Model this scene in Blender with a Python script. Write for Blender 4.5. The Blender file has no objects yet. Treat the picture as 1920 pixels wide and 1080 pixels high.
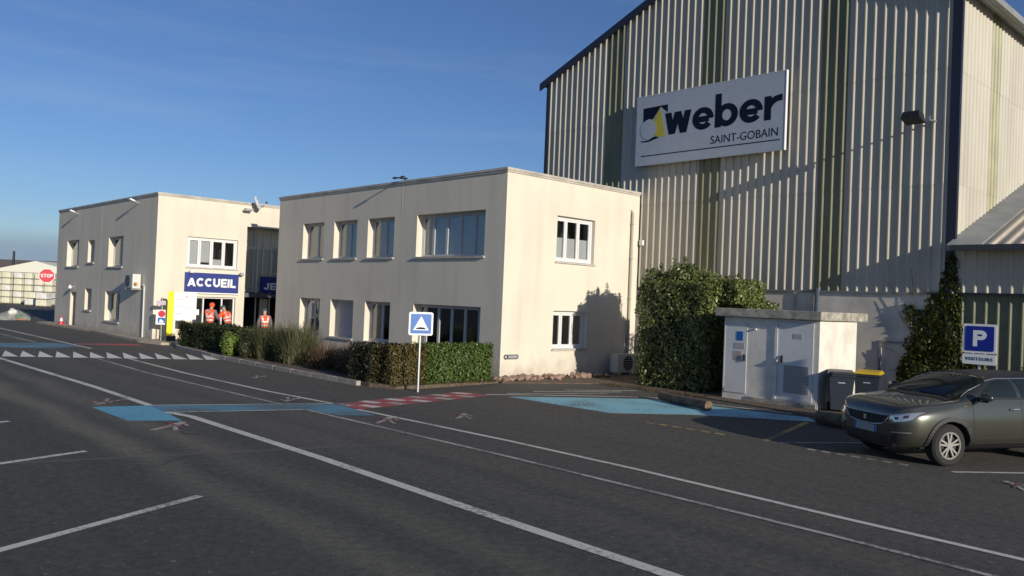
import bpy, bmesh, math, random
import numpy as np
from mathutils import Vector, Matrix
from mathutils.bvhtree import BVHTree

rad = math.radians
scene = bpy.context.scene
COL = scene.collection

# ------------------------------------------------------------------ camera
CAM_POS = Vector((0.0, 0.0, 2.4))
yaw, pitch, roll = 0.754112752, 0.0144966624, 0.0412439355
fw = Vector((math.cos(pitch)*math.sin(yaw), math.cos(pitch)*math.cos(yaw), math.sin(pitch)))
rt = Vector((math.cos(yaw), -math.sin(yaw), 0))
up = rt.cross(fw)
rt2 = math.cos(roll)*rt + math.sin(roll)*up
up2 = -math.sin(roll)*rt + math.cos(roll)*up
cam_data = bpy.data.cameras.new('camera')
cam = bpy.data.objects.new('camera', cam_data)
COL.objects.link(cam)
m3 = Matrix((rt2, up2, -fw)).transposed()
cam.matrix_world = Matrix.Translation(CAM_POS) @ m3.to_4x4()
cam_data.sensor_width = 36.0
cam_data.lens = 1531.09/1920*36.0
cam_data.clip_start = 0.1
cam_data.clip_end = 3000
scene.camera = cam

# ------------------------------------------------------------------ sky and sun
SUN_EL, SUN_GRAZE = rad(14.5), rad(8.0)
world = bpy.data.worlds.new('World')
scene.world = world
world.use_nodes = True
wn = world.node_tree.nodes; wl = world.node_tree.links
bg = wn['Background']
sky = wn.new('ShaderNodeTexSky')
sky.sky_type = 'NISHITA'
sky.sun_disc = False
sky.sun_elevation = SUN_EL
sky.sun_rotation = rad(180) + SUN_GRAZE
sky.altitude = 50
sky.air_density = 1.0
sky.dust_density = 0.25
sky.ozone_density = 3.0
# a thin grey-blue bank of cloud low over the whole horizon, and faint high streaks
tc = wn.new('ShaderNodeTexCoord')
sep = wn.new('ShaderNodeSeparateXYZ'); wl.new(tc.outputs['Generated'], sep.inputs[0])
nz = wn.new('ShaderNodeTexNoise'); nz.inputs['Scale'].default_value = 3.0; nz.inputs['Detail'].default_value = 3
mp = wn.new('ShaderNodeMapping'); mp.inputs['Scale'].default_value = (1, 1, 9)
wl.new(tc.outputs['Generated'], mp.inputs[0]); wl.new(mp.outputs[0], nz.inputs[0])
ma = wn.new('ShaderNodeMath'); ma.operation = 'MULTIPLY_ADD'; ma.inputs[1].default_value = 0.03; ma.inputs[2].default_value = -0.015
wl.new(nz.outputs[0], ma.inputs[0])
ad = wn.new('ShaderNodeMath'); ad.operation = 'ADD'; wl.new(sep.outputs[2], ad.inputs[0]); wl.new(ma.outputs[0], ad.inputs[1])
cr = wn.new('ShaderNodeValToRGB')
cr.color_ramp.elements[0].position = 0.030; cr.color_ramp.elements[0].color = (0.85, 0.85, 0.85, 1)
cr.color_ramp.elements[1].position = 0.056; cr.color_ramp.elements[1].color = (0, 0, 0, 1)
wl.new(ad.outputs[0], cr.inputs[0])
mixc = wn.new('ShaderNodeMix'); mixc.data_type = 'RGBA'
mixc.inputs[7].default_value = (2.3, 3.2, 4.4, 1)
skm = wn.new('ShaderNodeMix'); skm.data_type = 'RGBA'; skm.blend_type = 'MULTIPLY'; skm.inputs[0].default_value = 1.0
skm.inputs[7].default_value = (0.61, 0.715, 0.96, 1)
wl.new(sky.outputs[0], skm.inputs[6])
wl.new(cr.outputs[0], mixc.inputs[0]); wl.new(skm.outputs[2], mixc.inputs[6])
# streaks of thin cirrus
nz2 = wn.new('ShaderNodeTexNoise'); nz2.inputs['Scale'].default_value = 1.6; nz2.inputs['Detail'].default_value = 5; nz2.inputs['Roughness'].default_value = 0.6
mp2 = wn.new('ShaderNodeMapping'); mp2.inputs['Scale'].default_value = (1.2, 1.2, 12); mp2.inputs['Rotation'].default_value = (0.12, 0.1, 0)
wl.new(tc.outputs['Generated'], mp2.inputs[0]); wl.new(mp2.outputs[0], nz2.inputs[0])
cr2 = wn.new('ShaderNodeValToRGB')
cr2.color_ramp.elements[0].position = 0.48; cr2.color_ramp.elements[0].color = (0, 0, 0, 1)
cr2.color_ramp.elements[1].position = 0.85; cr2.color_ramp.elements[1].color = (0.16, 0.16, 0.16, 1)
wl.new(nz2.outputs[0], cr2.inputs[0])
mixd = wn.new('ShaderNodeMix'); mixd.data_type = 'RGBA'
mixd.inputs[7].default_value = (5.5, 6.2, 7.0, 1)
wl.new(cr2.outputs[0], mixd.inputs[0]); wl.new(mixc.outputs[2], mixd.inputs[6])
wl.new(mixd.outputs[2], bg.inputs['Color'])
bg.inputs['Strength'].default_value = 0.10

sun_data = bpy.data.lights.new('sun', 'SUN')
sun_data.energy = 4.5
sun_data.angle = rad(0.5)
sun_data.color = (1.0, 0.92, 0.79)
sun = bpy.data.objects.new('sun', sun_data)
COL.objects.link(sun)
sd = Vector((math.sin(SUN_GRAZE)*math.cos(SUN_EL), math.cos(SUN_GRAZE)*math.cos(SUN_EL), -math.sin(SUN_EL)))
sun.rotation_euler = sd.to_track_quat('-Z', 'Y').to_euler()
sun.location = (-20, -60, 40)

scene.view_settings.view_transform = 'Standard'
scene.view_settings.look = 'None'
scene.view_settings.exposure = 0.0
scene.view_settings.gamma = 1.0
scene.view_settings.use_curve_mapping = False
scene.render.engine = 'CYCLES'
scene.cycles.max_bounces = 6
scene.cycles.transparent_max_bounces = 8

rng = random.Random(7)
nrng = np.random.default_rng(11)

# ------------------------------------------------------------------ materials
MATS = {}
def mat(name, col, rough=0.7, metal=0.0, var=0.0, vscale=3.0, stretch=(1, 1, 1), bump=0.0, bscale=60.0,
        spec=0.5, coat=0.0, col2=None, detail=4.0, lo=0.35, hi=0.65):
    if name in MATS: return MATS[name]
    m = bpy.data.materials.new(name); m.use_nodes = True
    nt = m.node_tree; N = nt.nodes; L = nt.links
    b = N['Principled BSDF']
    b.inputs['Base Color'].default_value = (*col, 1)
    b.inputs['Roughness'].default_value = rough
    b.inputs['Metallic'].default_value = metal
    b.inputs['Specular IOR Level'].default_value = spec
    if coat: b.inputs['Coat Weight'].default_value = coat; b.inputs['Coat Roughness'].default_value = 0.04
    t = None
    if var or col2 or bump:
        t = N.new('ShaderNodeTexCoord')
    if var or col2:
        mpn = N.new('ShaderNodeMapping'); mpn.inputs['Scale'].default_value = stretch
        L.new(t.outputs['Object'], mpn.inputs[0])
        n = N.new('ShaderNodeTexNoise'); n.inputs['Scale'].default_value = vscale; n.inputs['Detail'].default_value = detail
        n.inputs['Roughness'].default_value = 0.62
        L.new(mpn.outputs[0], n.inputs[0])
        r = N.new('ShaderNodeValToRGB')
        c2 = col2 if col2 else tuple(c*(1-var) for c in col)
        c1 = col if col2 else tuple(min(1, c*(1+var*0.6)) for c in col)
        r.color_ramp.elements[0].position = lo; r.color_ramp.elements[0].color = (*c2, 1)
        r.color_ramp.elements[1].position = hi; r.color_ramp.elements[1].color = (*c1, 1)
        L.new(n.outputs[0], r.inputs[0]); L.new(r.outputs[0], b.inputs['Base Color'])
    if bump:
        n2 = N.new('ShaderNodeTexNoise'); n2.inputs['Scale'].default_value = bscale; n2.inputs['Detail'].default_value = 3
        L.new(t.outputs['Object'], n2.inputs[0])
        bp = N.new('ShaderNodeBump'); bp.inputs['Strength'].default_value = bump; bp.inputs['Distance'].default_value = 0.01
        L.new(n2.outputs[0], bp.inputs['Height']); L.new(bp.outputs[0], b.inputs['Normal'])
    MATS[name] = m
    return m

def leaf_mat(name, c1, c2, c3=None, rough=0.45, spec=0.4):
    m = bpy.data.materials.new(name); m.use_nodes = True
    N = m.node_tree.nodes; L = m.node_tree.links
    b = N['Principled BSDF']
    g = N.new('ShaderNodeNewGeometry')
    r = N.new('ShaderNodeValToRGB')
    r.color_ramp.elements[0].color = (*c1, 1); r.color_ramp.elements[1].color = (*c2, 1)
    if c3:
        e = r.color_ramp.elements.new(0.5); e.color = (*c3, 1)
    L.new(g.outputs['Random Per Island'], r.inputs[0]); L.new(r.outputs[0], b.inputs['Base Color'])
    b.inputs['Roughness'].default_value = rough
    b.inputs['Specular IOR Level'].default_value = spec
    tr = N.new('ShaderNodeBsdfTranslucent'); L.new(r.outputs[0], tr.inputs[0])
    mx = N.new('ShaderNodeMixShader'); mx.inputs[0].default_value = 0.18
    L.new(b.outputs[0], mx.inputs[1]); L.new(tr.outputs[0], mx.inputs[2])
    L.new(mx.outputs[0], N['Material Output'].inputs[0])
    return m

def wall_mat(name, col, dirt, amt=0.5):
    """rendered wall: fine grain plus faint vertical rain streaks and blotches"""
    m = bpy.data.materials.new(name); m.use_nodes = True
    N = m.node_tree.nodes; L = m.node_tree.links; b = N['Principled BSDF']
    b.inputs['Roughness'].default_value = 0.9; b.inputs['Specular IOR Level'].default_value = 0.15
    t = N.new('ShaderNodeTexCoord')
    def noise(scale, st, det, lo, hi):
        mp_ = N.new('ShaderNodeMapping'); mp_.inputs['Scale'].default_value = st; L.new(t.outputs['Object'], mp_.inputs[0])
        n = N.new('ShaderNodeTexNoise'); n.inputs['Scale'].default_value = scale; n.inputs['Detail'].default_value = det
        L.new(mp_.outputs[0], n.inputs[0])
        mr = N.new('ShaderNodeMapRange'); mr.inputs[1].default_value = lo; mr.inputs[2].default_value = hi
        L.new(n.outputs[0], mr.inputs[0]); return mr.outputs[0]
    s = noise(2.2, (1, 1, 0.07), 5, 0.48, 0.8)
    p = noise(0.5, (1, 1, 1), 4, 0.45, 0.8)
    a = N.new('ShaderNodeMath'); a.operation = 'ADD'; L.new(s, a.inputs[0]); L.new(p, a.inputs[1])
    a2 = N.new('ShaderNodeMath'); a2.operation = 'MULTIPLY'; a2.inputs[1].default_value = amt; L.new(a.outputs[0], a2.inputs[0]); a2.use_clamp = True
    mx = N.new('ShaderNodeMix'); mx.data_type = 'RGBA'; mx.inputs[6].default_value = (*col, 1); mx.inputs[7].default_value = (*dirt, 1)
    L.new(a2.outputs[0], mx.inputs[0]); L.new(mx.outputs[2], b.inputs['Base Color'])
    sz = N.new('ShaderNodeSeparateXYZ'); L.new(t.outputs['Object'], sz.inputs[0])
    dz = N.new('ShaderNodeMath'); dz.operation = 'MULTIPLY_ADD'; dz.inputs[1].default_value = -0.7; L.new(noise(2.5, (1, 1, 1), 6, 0.3, 0.8), dz.inputs[0]); L.new(sz.outputs[2], dz.inputs[2])
    dm = N.new('ShaderNodeMapRange'); dm.inputs[1].default_value = -0.35; dm.inputs[2].default_value = 0.35; dm.inputs[3].default_value = 0.55; dm.inputs[4].default_value = 0.0; L.new(dz.outputs[0], dm.inputs[0])
    m2 = N.new('ShaderNodeMix'); m2.data_type = 'RGBA'; m2.inputs[7].default_value = (0.36, 0.31, 0.25, 1); L.new(dm.outputs[0], m2.inputs[0]); L.new(mx.outputs[2], m2.inputs[6]); L.new(m2.outputs[2], b.inputs['Base Color'])
    n2 = N.new('ShaderNodeTexNoise'); n2.inputs['Scale'].default_value = 55; L.new(t.outputs['Object'], n2.inputs[0])
    bp = N.new('ShaderNodeBump'); bp.inputs['Strength'].default_value = 0.12; bp.inputs['Distance'].default_value = 0.01
    L.new(n2.outputs[0], bp.inputs['Height']); L.new(bp.outputs[0], b.inputs['Normal'])
    return m

def glass_mat(name, tint=(0.02, 0.025, 0.03), alpha=0.55):
    m = bpy.data.materials.new(name); m.use_nodes = True
    N = m.node_tree.nodes; L = m.node_tree.links
    out = N['Material Output']; N.remove(N['Principled BSDF'])
    tr = N.new('ShaderNodeBsdfTransparent'); tr.inputs[0].default_value = (*[0.93 + 0.2*c for c in tint], 1)
    gl = N.new('ShaderNodeBsdfGlossy'); gl.inputs['Roughness'].default_value = 0.03; gl.inputs['Color'].default_value = (0.9, 0.95, 1, 1)
    lw = N.new('ShaderNodeFresnel'); lw.inputs['IOR'].default_value = 1.6
    ml = N.new('ShaderNodeMath'); ml.operation = 'MULTIPLY_ADD'; ml.inputs[1].default_value = 1.1; ml.inputs[2].default_value = 0.05
    L.new(lw.outputs[0], ml.inputs[0])
    gm_ = N.new('ShaderNodeNewGeometry'); iv = N.new('ShaderNodeMath'); iv.operation = 'SUBTRACT'; iv.inputs[0].default_value = 1.0; L.new(gm_.outputs['Backfacing'], iv.inputs[1])
    mu = N.new('ShaderNodeMath'); mu.operation = 'MULTIPLY'; L.new(ml.outputs[0], mu.inputs[0]); L.new(iv.outputs[0], mu.inputs[1])
    mx = N.new('ShaderNodeMixShader'); L.new(mu.outputs[0], mx.inputs[0]); L.new(tr.outputs[0], mx.inputs[1]); L.new(gl.outputs[0], mx.inputs[2])
    L.new(mx.outputs[0], out.inputs[0])
    return m

M_wall = wall_mat('cream_render', (0.73, 0.665, 0.545), (0.52, 0.475, 0.40), 0.38)
M_coping = mat('coping_metal', (0.50, 0.46, 0.40), 0.6, var=0.25, vscale=1.5)
M_pvc = mat('white_pvc', (0.72, 0.72, 0.71), 0.35)
M_pvcgrey = mat('grey_pvc', (0.50, 0.50, 0.50), 0.4)
M_sill = mat('concrete_sill', (0.55, 0.52, 0.46), 0.8, var=0.2)
M_glass = glass_mat('window_glass')
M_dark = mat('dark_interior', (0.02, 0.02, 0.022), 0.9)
M_blind = mat('blue_blind', (0.30, 0.38, 0.46), 0.7)
M_curtain = mat('beige_curtain', (0.36, 0.32, 0.24), 0.9)
M_greyblind = mat('grey_blind', (0.46, 0.49, 0.48), 0.8)
M_shutter = mat('roller_shutter', (0.50, 0.47, 0.47), 0.6)
M_clad = mat('cream_cladding', (0.485, 0.45, 0.37), 0.5, var=0.10, vscale=0.9, stretch=(1, 1, 0.3), spec=0.3)
M_olive = mat('olive_translucent_sheet', (0.185, 0.185, 0.105), 0.5, var=0.18, vscale=1.5, stretch=(1, 1, 0.2))
M_oliveB = mat('pale_translucent_sheet', (0.31, 0.30, 0.17), 0.5, var=0.15, vscale=1.5)
def sheet_tint(m, amt):
    N = m.node_tree.nodes; L = m.node_tree.links; b = N['Principled BSDF']; src = b.inputs['Base Color'].links[0].from_socket
    oi = N.new('ShaderNodeObjectInfo'); mr = N.new('ShaderNodeMapRange'); mr.inputs[3].default_value = 1-amt; mr.inputs[4].default_value = 1+amt; L.new(oi.outputs['Random'], mr.inputs[0])
    cx = N.new('ShaderNodeCombineColor'); [L.new(mr.outputs[0], cx.inputs[i]) for i in range(3)]
    mm = N.new('ShaderNodeMix'); mm.data_type = 'RGBA'; mm.blend_type = 'MULTIPLY'; mm.inputs[0].default_value = 1.0
    L.new(src, mm.inputs[6]); L.new(cx.outputs[0], mm.inputs[7]); L.new(mm.outputs[2], b.inputs['Base Color'])
sheet_tint(M_clad, 0.06); sheet_tint(M_olive, 0.08); sheet_tint(M_oliveB, 0.06)
M_navy = mat('navy_flashing', (0.018, 0.02, 0.035), 0.4)
M_concrete = mat('plinth_concrete', (0.70, 0.645, 0.56), 0.9, var=0.2, vscale=1.2, bump=0.15, bscale=30)
M_kiosk = mat('kiosk_render', (0.72, 0.68, 0.60), 0.85, var=0.14, vscale=2.0, bump=0.1)
M_kdoor = mat('kiosk_door_paint', (0.66, 0.65, 0.64), 0.5, var=0.06, vscale=2)
M_kpanel = mat('grey_louvre', (0.30, 0.29, 0.28), 0.6)
M_slab = mat('mossy_slab', (0.46, 0.43, 0.36), 0.9, col2=(0.20, 0.19, 0.15), vscale=5, bump=0.2, bscale=40)
M_metal = mat('galvanised', (0.45, 0.45, 0.46), 0.4, metal=0.7)
M_post = mat('grey_post', (0.42, 0.42, 0.42), 0.5)
M_black = mat('black_plastic', (0.015, 0.016, 0.018), 0.5)
M_roofgrey = mat('roof_flashing_grey', (0.24, 0.25, 0.25), 0.6, var=0.15, vscale=2)
M_roofsheet = mat('roof_sheet', (0.52, 0.46, 0.37), 0.5, var=0.12, vscale=2)
M_annex = mat('annex_cladding', (0.30, 0.30, 0.28), 0.55, var=0.1)
M_annexol = mat('annex_olive_sheet', (0.15, 0.16, 0.10), 0.55, var=0.15)
M_blue = mat('sign_blue', (0.012, 0.03, 0.20), 0.5)
M_rblue = mat('road_sign_blue', (0.012, 0.12, 0.42), 0.4)
M_pblue = mat('parking_blue', (0.006, 0.02, 0.26), 0.4)
M_white = mat('sign_white', (0.78, 0.78, 0.78), 0.4)
M_signgrey = mat('sign_pale_blue_grey', (0.42, 0.46, 0.52), 0.45, var=0.05)
M_ink = mat('sign_ink', (0.006, 0.011, 0.028), 0.75, spec=0.15)
M_yell = mat('logo_yellow', (0.52, 0.44, 0.045), 0.5)
M_totemy = mat('totem_yellow', (0.85, 0.72, 0.01), 0.4)
M_red = mat('sign_red', (0.55, 0.02, 0.045), 0.4)
M_pink = mat('print_pink', (0.62, 0.42, 0.45), 0.6)
M_lilac = mat('print_lilac', (0.50, 0.42, 0.50), 0.6)
M_printgrey = mat('print_grey', (0.38, 0.38, 0.40), 0.6)
M_aircon = mat('aircon_white', (0.60, 0.60, 0.57), 0.5)
M_soil = mat('soil', (0.16, 0.115, 0.08), 0.95, col2=(0.07, 0.052, 0.038), vscale=9, bump=0.6, bscale=30)
M_kerb = mat('kerb_stone', (0.34, 0.31, 0.27), 0.9, var=0.25, vscale=4, bump=0.2)
M_pave = mat('beige_pavement', (0.40, 0.34, 0.26), 0.9, var=0.25, vscale=4, bump=0.2)
M_bark = mat('bark', (0.09, 0.065, 0.045), 0.95, var=0.3, vscale=8)
M_log = mat('weathered_log', (0.20, 0.145, 0.10), 0.9, col2=(0.08, 0.055, 0.04), vscale=5, stretch=(1, 1, 1), bump=0.5, bscale=25)
M_logend = mat('log_end', (0.17, 0.12, 0.08), 0.9, var=0.3, vscale=12)
M_bin = mat('bin_navy', (0.025, 0.035, 0.05), 0.5)
M_binlid = mat('bin_lid_grey', (0.05, 0.055, 0.06), 0.5)
M_binyel = mat('bin_lid_yellow', (0.50, 0.34, 0.02), 0.5)
M_stone = mat('rubble_stone', (0.36, 0.24, 0.18), 0.95, col2=(0.20, 0.14, 0.11), vscale=6, bump=0.4, bscale=18)

M_wrap = mat('wrapped_pallet_cream', (0.72, 0.69, 0.52), 0.45, var=0.15, vscale=2.5)
M_wrap2 = mat('wrapped_pallet_white', (0.72, 0.71, 0.64), 0.4, var=0.2, vscale=2.5)

# ground asphalt: older worn tarmac with tyre-polished bands, newer dark tarmac in the parking corner
def asphalt_material():
    m = bpy.data.materials.new('asphalt'); m.use_nodes = True
    N = m.node_tree.nodes; L = m.node_tree.links; b = N['Principled BSDF']
    b.inputs['Roughness'].default_value = 0.9; b.inputs['Specular IOR Level'].default_value = 0.3
    t = N.new('ShaderNodeTexCoord')
    def noise(scale, st, det, rot=0.0, rough=0.55):
        mp_ = N.new('ShaderNodeMapping'); mp_.inputs['Scale'].default_value = st; mp_.inputs['Rotation'].default_value = (0, 0, rot)
        L.new(t.outputs['Object'], mp_.inputs[0])
        n = N.new('ShaderNodeTexNoise'); n.inputs['Scale'].default_value = scale; n.inputs['Detail'].default_value = det
        n.inputs['Roughness'].default_value = rough
        L.new(mp_.outputs[0], n.inputs[0]); return n.outputs[0]
    def ramp(x, lo, hi, a=0.0, c=1.0):
        mr = N.new('ShaderNodeMapRange'); mr.inputs[1].default_value = lo; mr.inputs[2].default_value = hi
        mr.inputs[3].default_value = a; mr.inputs[4].default_value = c
        L.new(x, mr.inputs[0]); return mr.outputs[0]
    def mix(f, a, c):
        x = N.new('ShaderNodeMix'); x.data_type = 'RGBA'
        if isinstance(f, float): x.inputs[0].default_value = f
        else: L.new(f, x.inputs[0])
        for i, v in ((6, a), (7, c)):
            if isinstance(v, tuple): x.inputs[i].default_value = (*v, 1)
            else: L.new(v, x.inputs[i])
        return x.outputs[2]
    bands = ramp(noise(0.62, (1, 0.07, 1), 3, rot=-0.13), 0.40, 0.62)
    fineb = ramp(noise(2.2, (1, 0.05, 1), 3, rot=-0.05), 0.40, 0.66)
    blot = ramp(noise(0.35, (1, 1, 1), 5), 0.35, 0.7)
    grain = ramp(noise(55, (1, 1, 1), 4, rough=0.8), 0.3, 0.7)
    speck = ramp(noise(14, (1, 1, 1), 2), 0.67, 0.73)
    # tyre-worn lanes: paler polished tracks along the roadway, darker tarmac between them
    sx = N.new('ShaderNodeSeparateXYZ'); L.new(t.outputs['Object'], sx.inputs[0])
    wb = N.new('ShaderNodeMath'); wb.operation = 'MULTIPLY_ADD'; wb.inputs[1].default_value = 0.9; L.new(noise(0.22, (1, 1, 1), 3), wb.inputs[0]); L.new(sx.outputs[0], wb.inputs[2])
    wb2 = N.new('ShaderNodeMath'); wb2.operation = 'MULTIPLY_ADD'; wb2.inputs[1].default_value = 0.05; wb2.inputs[2].default_value = -0.45*0.05; L.new(wb.outputs[0], wb2.inputs[0])
    lr = N.new('ShaderNodeValToRGB'); lr.color_ramp.interpolation = 'EASE'
    stops = [(0.0, (.066, .072, .060)), (3.72, (.064, .069, .057)), (4.15, (.178, .163, .124)), (4.68, (.066, .065, .060)), (5.15, (.150, .138, .108)), (5.75, (.064, .062, .058)),
             (6.3, (.086, .083, .077)), (7.05, (.108, .100, .086)), (7.5, (.076, .073, .068)), (8.0, (.106, .098, .085)), (8.7, (.082, .078, .072)), (9.6, (.086, .081, .074)), (12.0, (.094, .088, .078)), (20.0, (.082, .078, .071))]
    while len(lr.color_ramp.elements) < len(stops): lr.color_ramp.elements.new(0.5)
    for e_, (p_, c_) in zip(lr.color_ramp.elements, stops): e_.position = p_/20.0
    for e_, (p_, c_) in zip(lr.color_ramp.elements, stops): e_.color = (*c_, 1)
    L.new(wb2.outputs[0], lr.inputs[0])
    c = mix(ramp(bands, 0, 1, 0, 0.35), lr.outputs[0], (0.080, 0.077, 0.070))
    c = mix(ramp(fineb, 0, 1, 0, 0.22), c, (0.15, 0.138, 0.112))
    c = mix(ramp(blot, 0, 1, 0, 0.30), c, (0.090, 0.085, 0.077))
    # newer dark patch (its edge is a joint in the tarmac)
    s = N.new('ShaderNodeSeparateXYZ'); L.new(t.outputs['Object'], s.inputs[0])
    e = N.new('ShaderNodeMath'); e.operation = 'MULTIPLY_ADD'; e.inputs[1].default_value = 0.26; L.new(s.outputs[0], e.inputs[0]); L.new(s.outputs[1], e.inputs[2])
    fl = ramp(e.outputs[0], 12.93, 12.85)
    fx = ramp(s.outputs[0], 9.2, 6.2)
    mul = N.new('ShaderNodeMath'); mul.operation = 'MULTIPLY'; L.new(fl, mul.inputs[0]); L.new(fx, mul.inputs[1])
    mul2 = N.new('ShaderNodeMath'); mul2.operation = 'MULTIPLY'; mul2.inputs[1].default_value = 0.38; L.new(mul.outputs[0], mul2.inputs[0])
    c = mix(mul2.outputs[0], c, (0.064, 0.069, 0.060))
    g2 = N.new('ShaderNodeMix'); g2.data_type = 'RGBA'; g2.blend_type = 'MULTIPLY'; g2.inputs[0].default_value = 1.0
    L.new(c, g2.inputs[6])
    gm = mix(grain, (0.5, 0.5, 0.5), (1.5, 1.5, 1.46)); L.new(gm, g2.inputs[7])
    mid = ramp(noise(9, (1, 1, 1), 5, rough=0.75), 0.32, 0.68)
    g3 = N.new('ShaderNodeMix'); g3.data_type = 'RGBA'; g3.blend_type = 'MULTIPLY'; g3.inputs[0].default_value = 1.0
    L.new(g2.outputs[2], g3.inputs[6]); L.new(mix(mid, (0.66, 0.66, 0.66), (1.36, 1.36, 1.34)), g3.inputs[7])
    c = mix(ramp(speck, 0, 1, 0, 0.55), g3.outputs[2], (0.30, 0.28, 0.24))
    # pale joint along the edge of the newer tarmac
    ja = N.new('ShaderNodeMath'); ja.operation = 'SUBTRACT'; ja.inputs[1].default_value = 12.89; L.new(e.outputs[0], ja.inputs[0])
    jb = N.new('ShaderNodeMath'); jb.operation = 'ABSOLUTE'; L.new(ja.outputs[0], jb.inputs[0])
    jm = N.new('ShaderNodeMath'); jm.operation = 'MULTIPLY'; L.new(ramp(jb.outputs[0], 0.02, 0.09, 0.45, 0), jm.inputs[0]); L.new(fx, jm.inputs[1])
    c = mix(jm.outputs[0], c, (0.17, 0.155, 0.12))
    oil = ramp(noise(0.55, (1, 1, 1), 3, rot=0.6), 0.66, 0.76)
    c = mix(ramp(oil, 0, 1, 0, 0.45), c, (0.035, 0.034, 0.033))
    # cracks
    v = N.new('ShaderNodeTexVoronoi'); v.feature = 'DISTANCE_TO_EDGE'; v.inputs['Scale'].default_value = 0.22
    wob = N.new('ShaderNodeMix'); wob.data_type = 'RGBA'; wob.blend_type = 'ADD'; wob.inputs[0].default_value = 0.5
    wn_ = N.new('ShaderNodeTexNoise'); wn_.inputs['Scale'].default_value = 1.2; wn_.inputs['Detail'].default_value = 6
    L.new(t.outputs['Object'], wn_.inputs[0]); L.new(t.outputs['Object'], wob.inputs[6]); L.new(wn_.outputs[1], wob.inputs[7])
    L.new(wob.outputs[2], v.inputs['Vector'])
    ck = ramp(v.outputs['Distance'], 0.0, 0.006, 1, 0)
    pres = ramp(noise(0.3, (1, 1, 1), 2), 0.5, 0.62)
    cm = N.new('ShaderNodeMath'); cm.operation = 'MULTIPLY'; L.new(ck, cm.inputs[0]); L.new(pres, cm.inputs[1])
    cm2 = N.new('ShaderNodeMath'); cm2.operation = 'MULTIPLY'; cm2.inputs[1].default_value = 0.75; L.new(cm.outputs[0], cm2.inputs[0])
    c = mix(cm2.outputs[0], c, (0.03, 0.03, 0.03))
    L.new(c, b.inputs['Base Color'])
    bp = N.new('ShaderNodeBump'); bp.inputs['Strength'].default_value = 0.35; bp.inputs['Distance'].default_value = 0.006
    L.new(grain, bp.inputs['Height']); L.new(bp.outputs[0], b.inputs['Normal'])
    return m
M_asphalt = asphalt_material()

def paint_mat(name, col, wear=0.5, under=(0.10, 0.098, 0.092)):
    m = bpy.data.materials.new(name); m.use_nodes = True
    N = m.node_tree.nodes; L = m.node_tree.links; b = N['Principled BSDF']
    b.inputs['Roughness'].default_value = 0.8
    t = N.new('ShaderNodeTexCoord')
    n = N.new('ShaderNodeTexNoise'); n.inputs['Scale'].default_value = 14; n.inputs['Detail'].default_value = 8; n.inputs['Roughness'].default_value = 0.75
    L.new(t.outputs['Object'], n.inputs[0])
    n3 = N.new('ShaderNodeTexNoise'); n3.inputs['Scale'].default_value = 0.8; L.new(t.outputs['Object'], n3.inputs[0])
    sm = N.new('ShaderNodeMath'); sm.operation = 'MULTIPLY_ADD'; sm.inputs[1].default_value = 0.5; L.new(n3.outputs[0], sm.inputs[0]); L.new(n.outputs[0], sm.inputs[2])
    mr = N.new('ShaderNodeMapRange'); mr.inputs[1].default_value = 0.98 - 0.42*wear; mr.inputs[2].default_value = 1.12 - 0.42*wear; mr.inputs[4].default_value = 0.85
    L.new(sm.outputs[0], mr.inputs[0])
    mx = N.new('ShaderNodeMix'); mx.data_type = 'RGBA'; mx.inputs[6].default_value = (*col, 1); mx.inputs[7].default_value = (*under, 1)
    L.new(mr.outputs[0], mx.inputs[0]); L.new(mx.outputs[2], b.inputs['Base Color'])
    return m
P_white = paint_mat('road_paint_white', (0.62, 0.595, 0.52), 0.5)
P_bright = paint_mat('hump_paint_white', (0.75, 0.73, 0.66), 0.3)
P_worn = paint_mat('road_paint_worn_white', (0.46, 0.44, 0.39), 0.68)
P_blue = paint_mat('road_paint_blue', (0.12, 0.37, 0.50), 0.45)
P_bluew = paint_mat('road_paint_blue_worn', (0.095, 0.25, 0.34), 0.6)
P_bay = paint_mat('bay_paint_pale_blue', (0.24, 0.52, 0.60), 0.5)
P_red = paint_mat('road_paint_red', (0.42, 0.07, 0.075), 0.6)
P_redw = paint_mat('road_paint_red_worn', (0.34, 0.085, 0.085), 0.75)
P_yellow = paint_mat('road_paint_yellow', (0.55, 0.40, 0.08), 0.7)

# ------------------------------------------------------------------ builders
def wmat(o):
    return (wmat(o.parent) @ o.matrix_basis) if o.parent else o.matrix_basis.copy()

def tag(o, label=None, cat=None, group=None, kind=None):
    if label: o['label'] = label
    if cat: o['category'] = cat
    if group: o['group'] = group
    if kind: o['kind'] = kind
    return o

def empty(name, loc, label, cat, group=None, rz=0.0):
    o = bpy.data.objects.new(name, None); COL.objects.link(o)
    o.location = loc; o.rotation_euler = (0, 0, rz); o.empty_display_size = 0.2
    return tag(o, label, cat, group)

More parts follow.
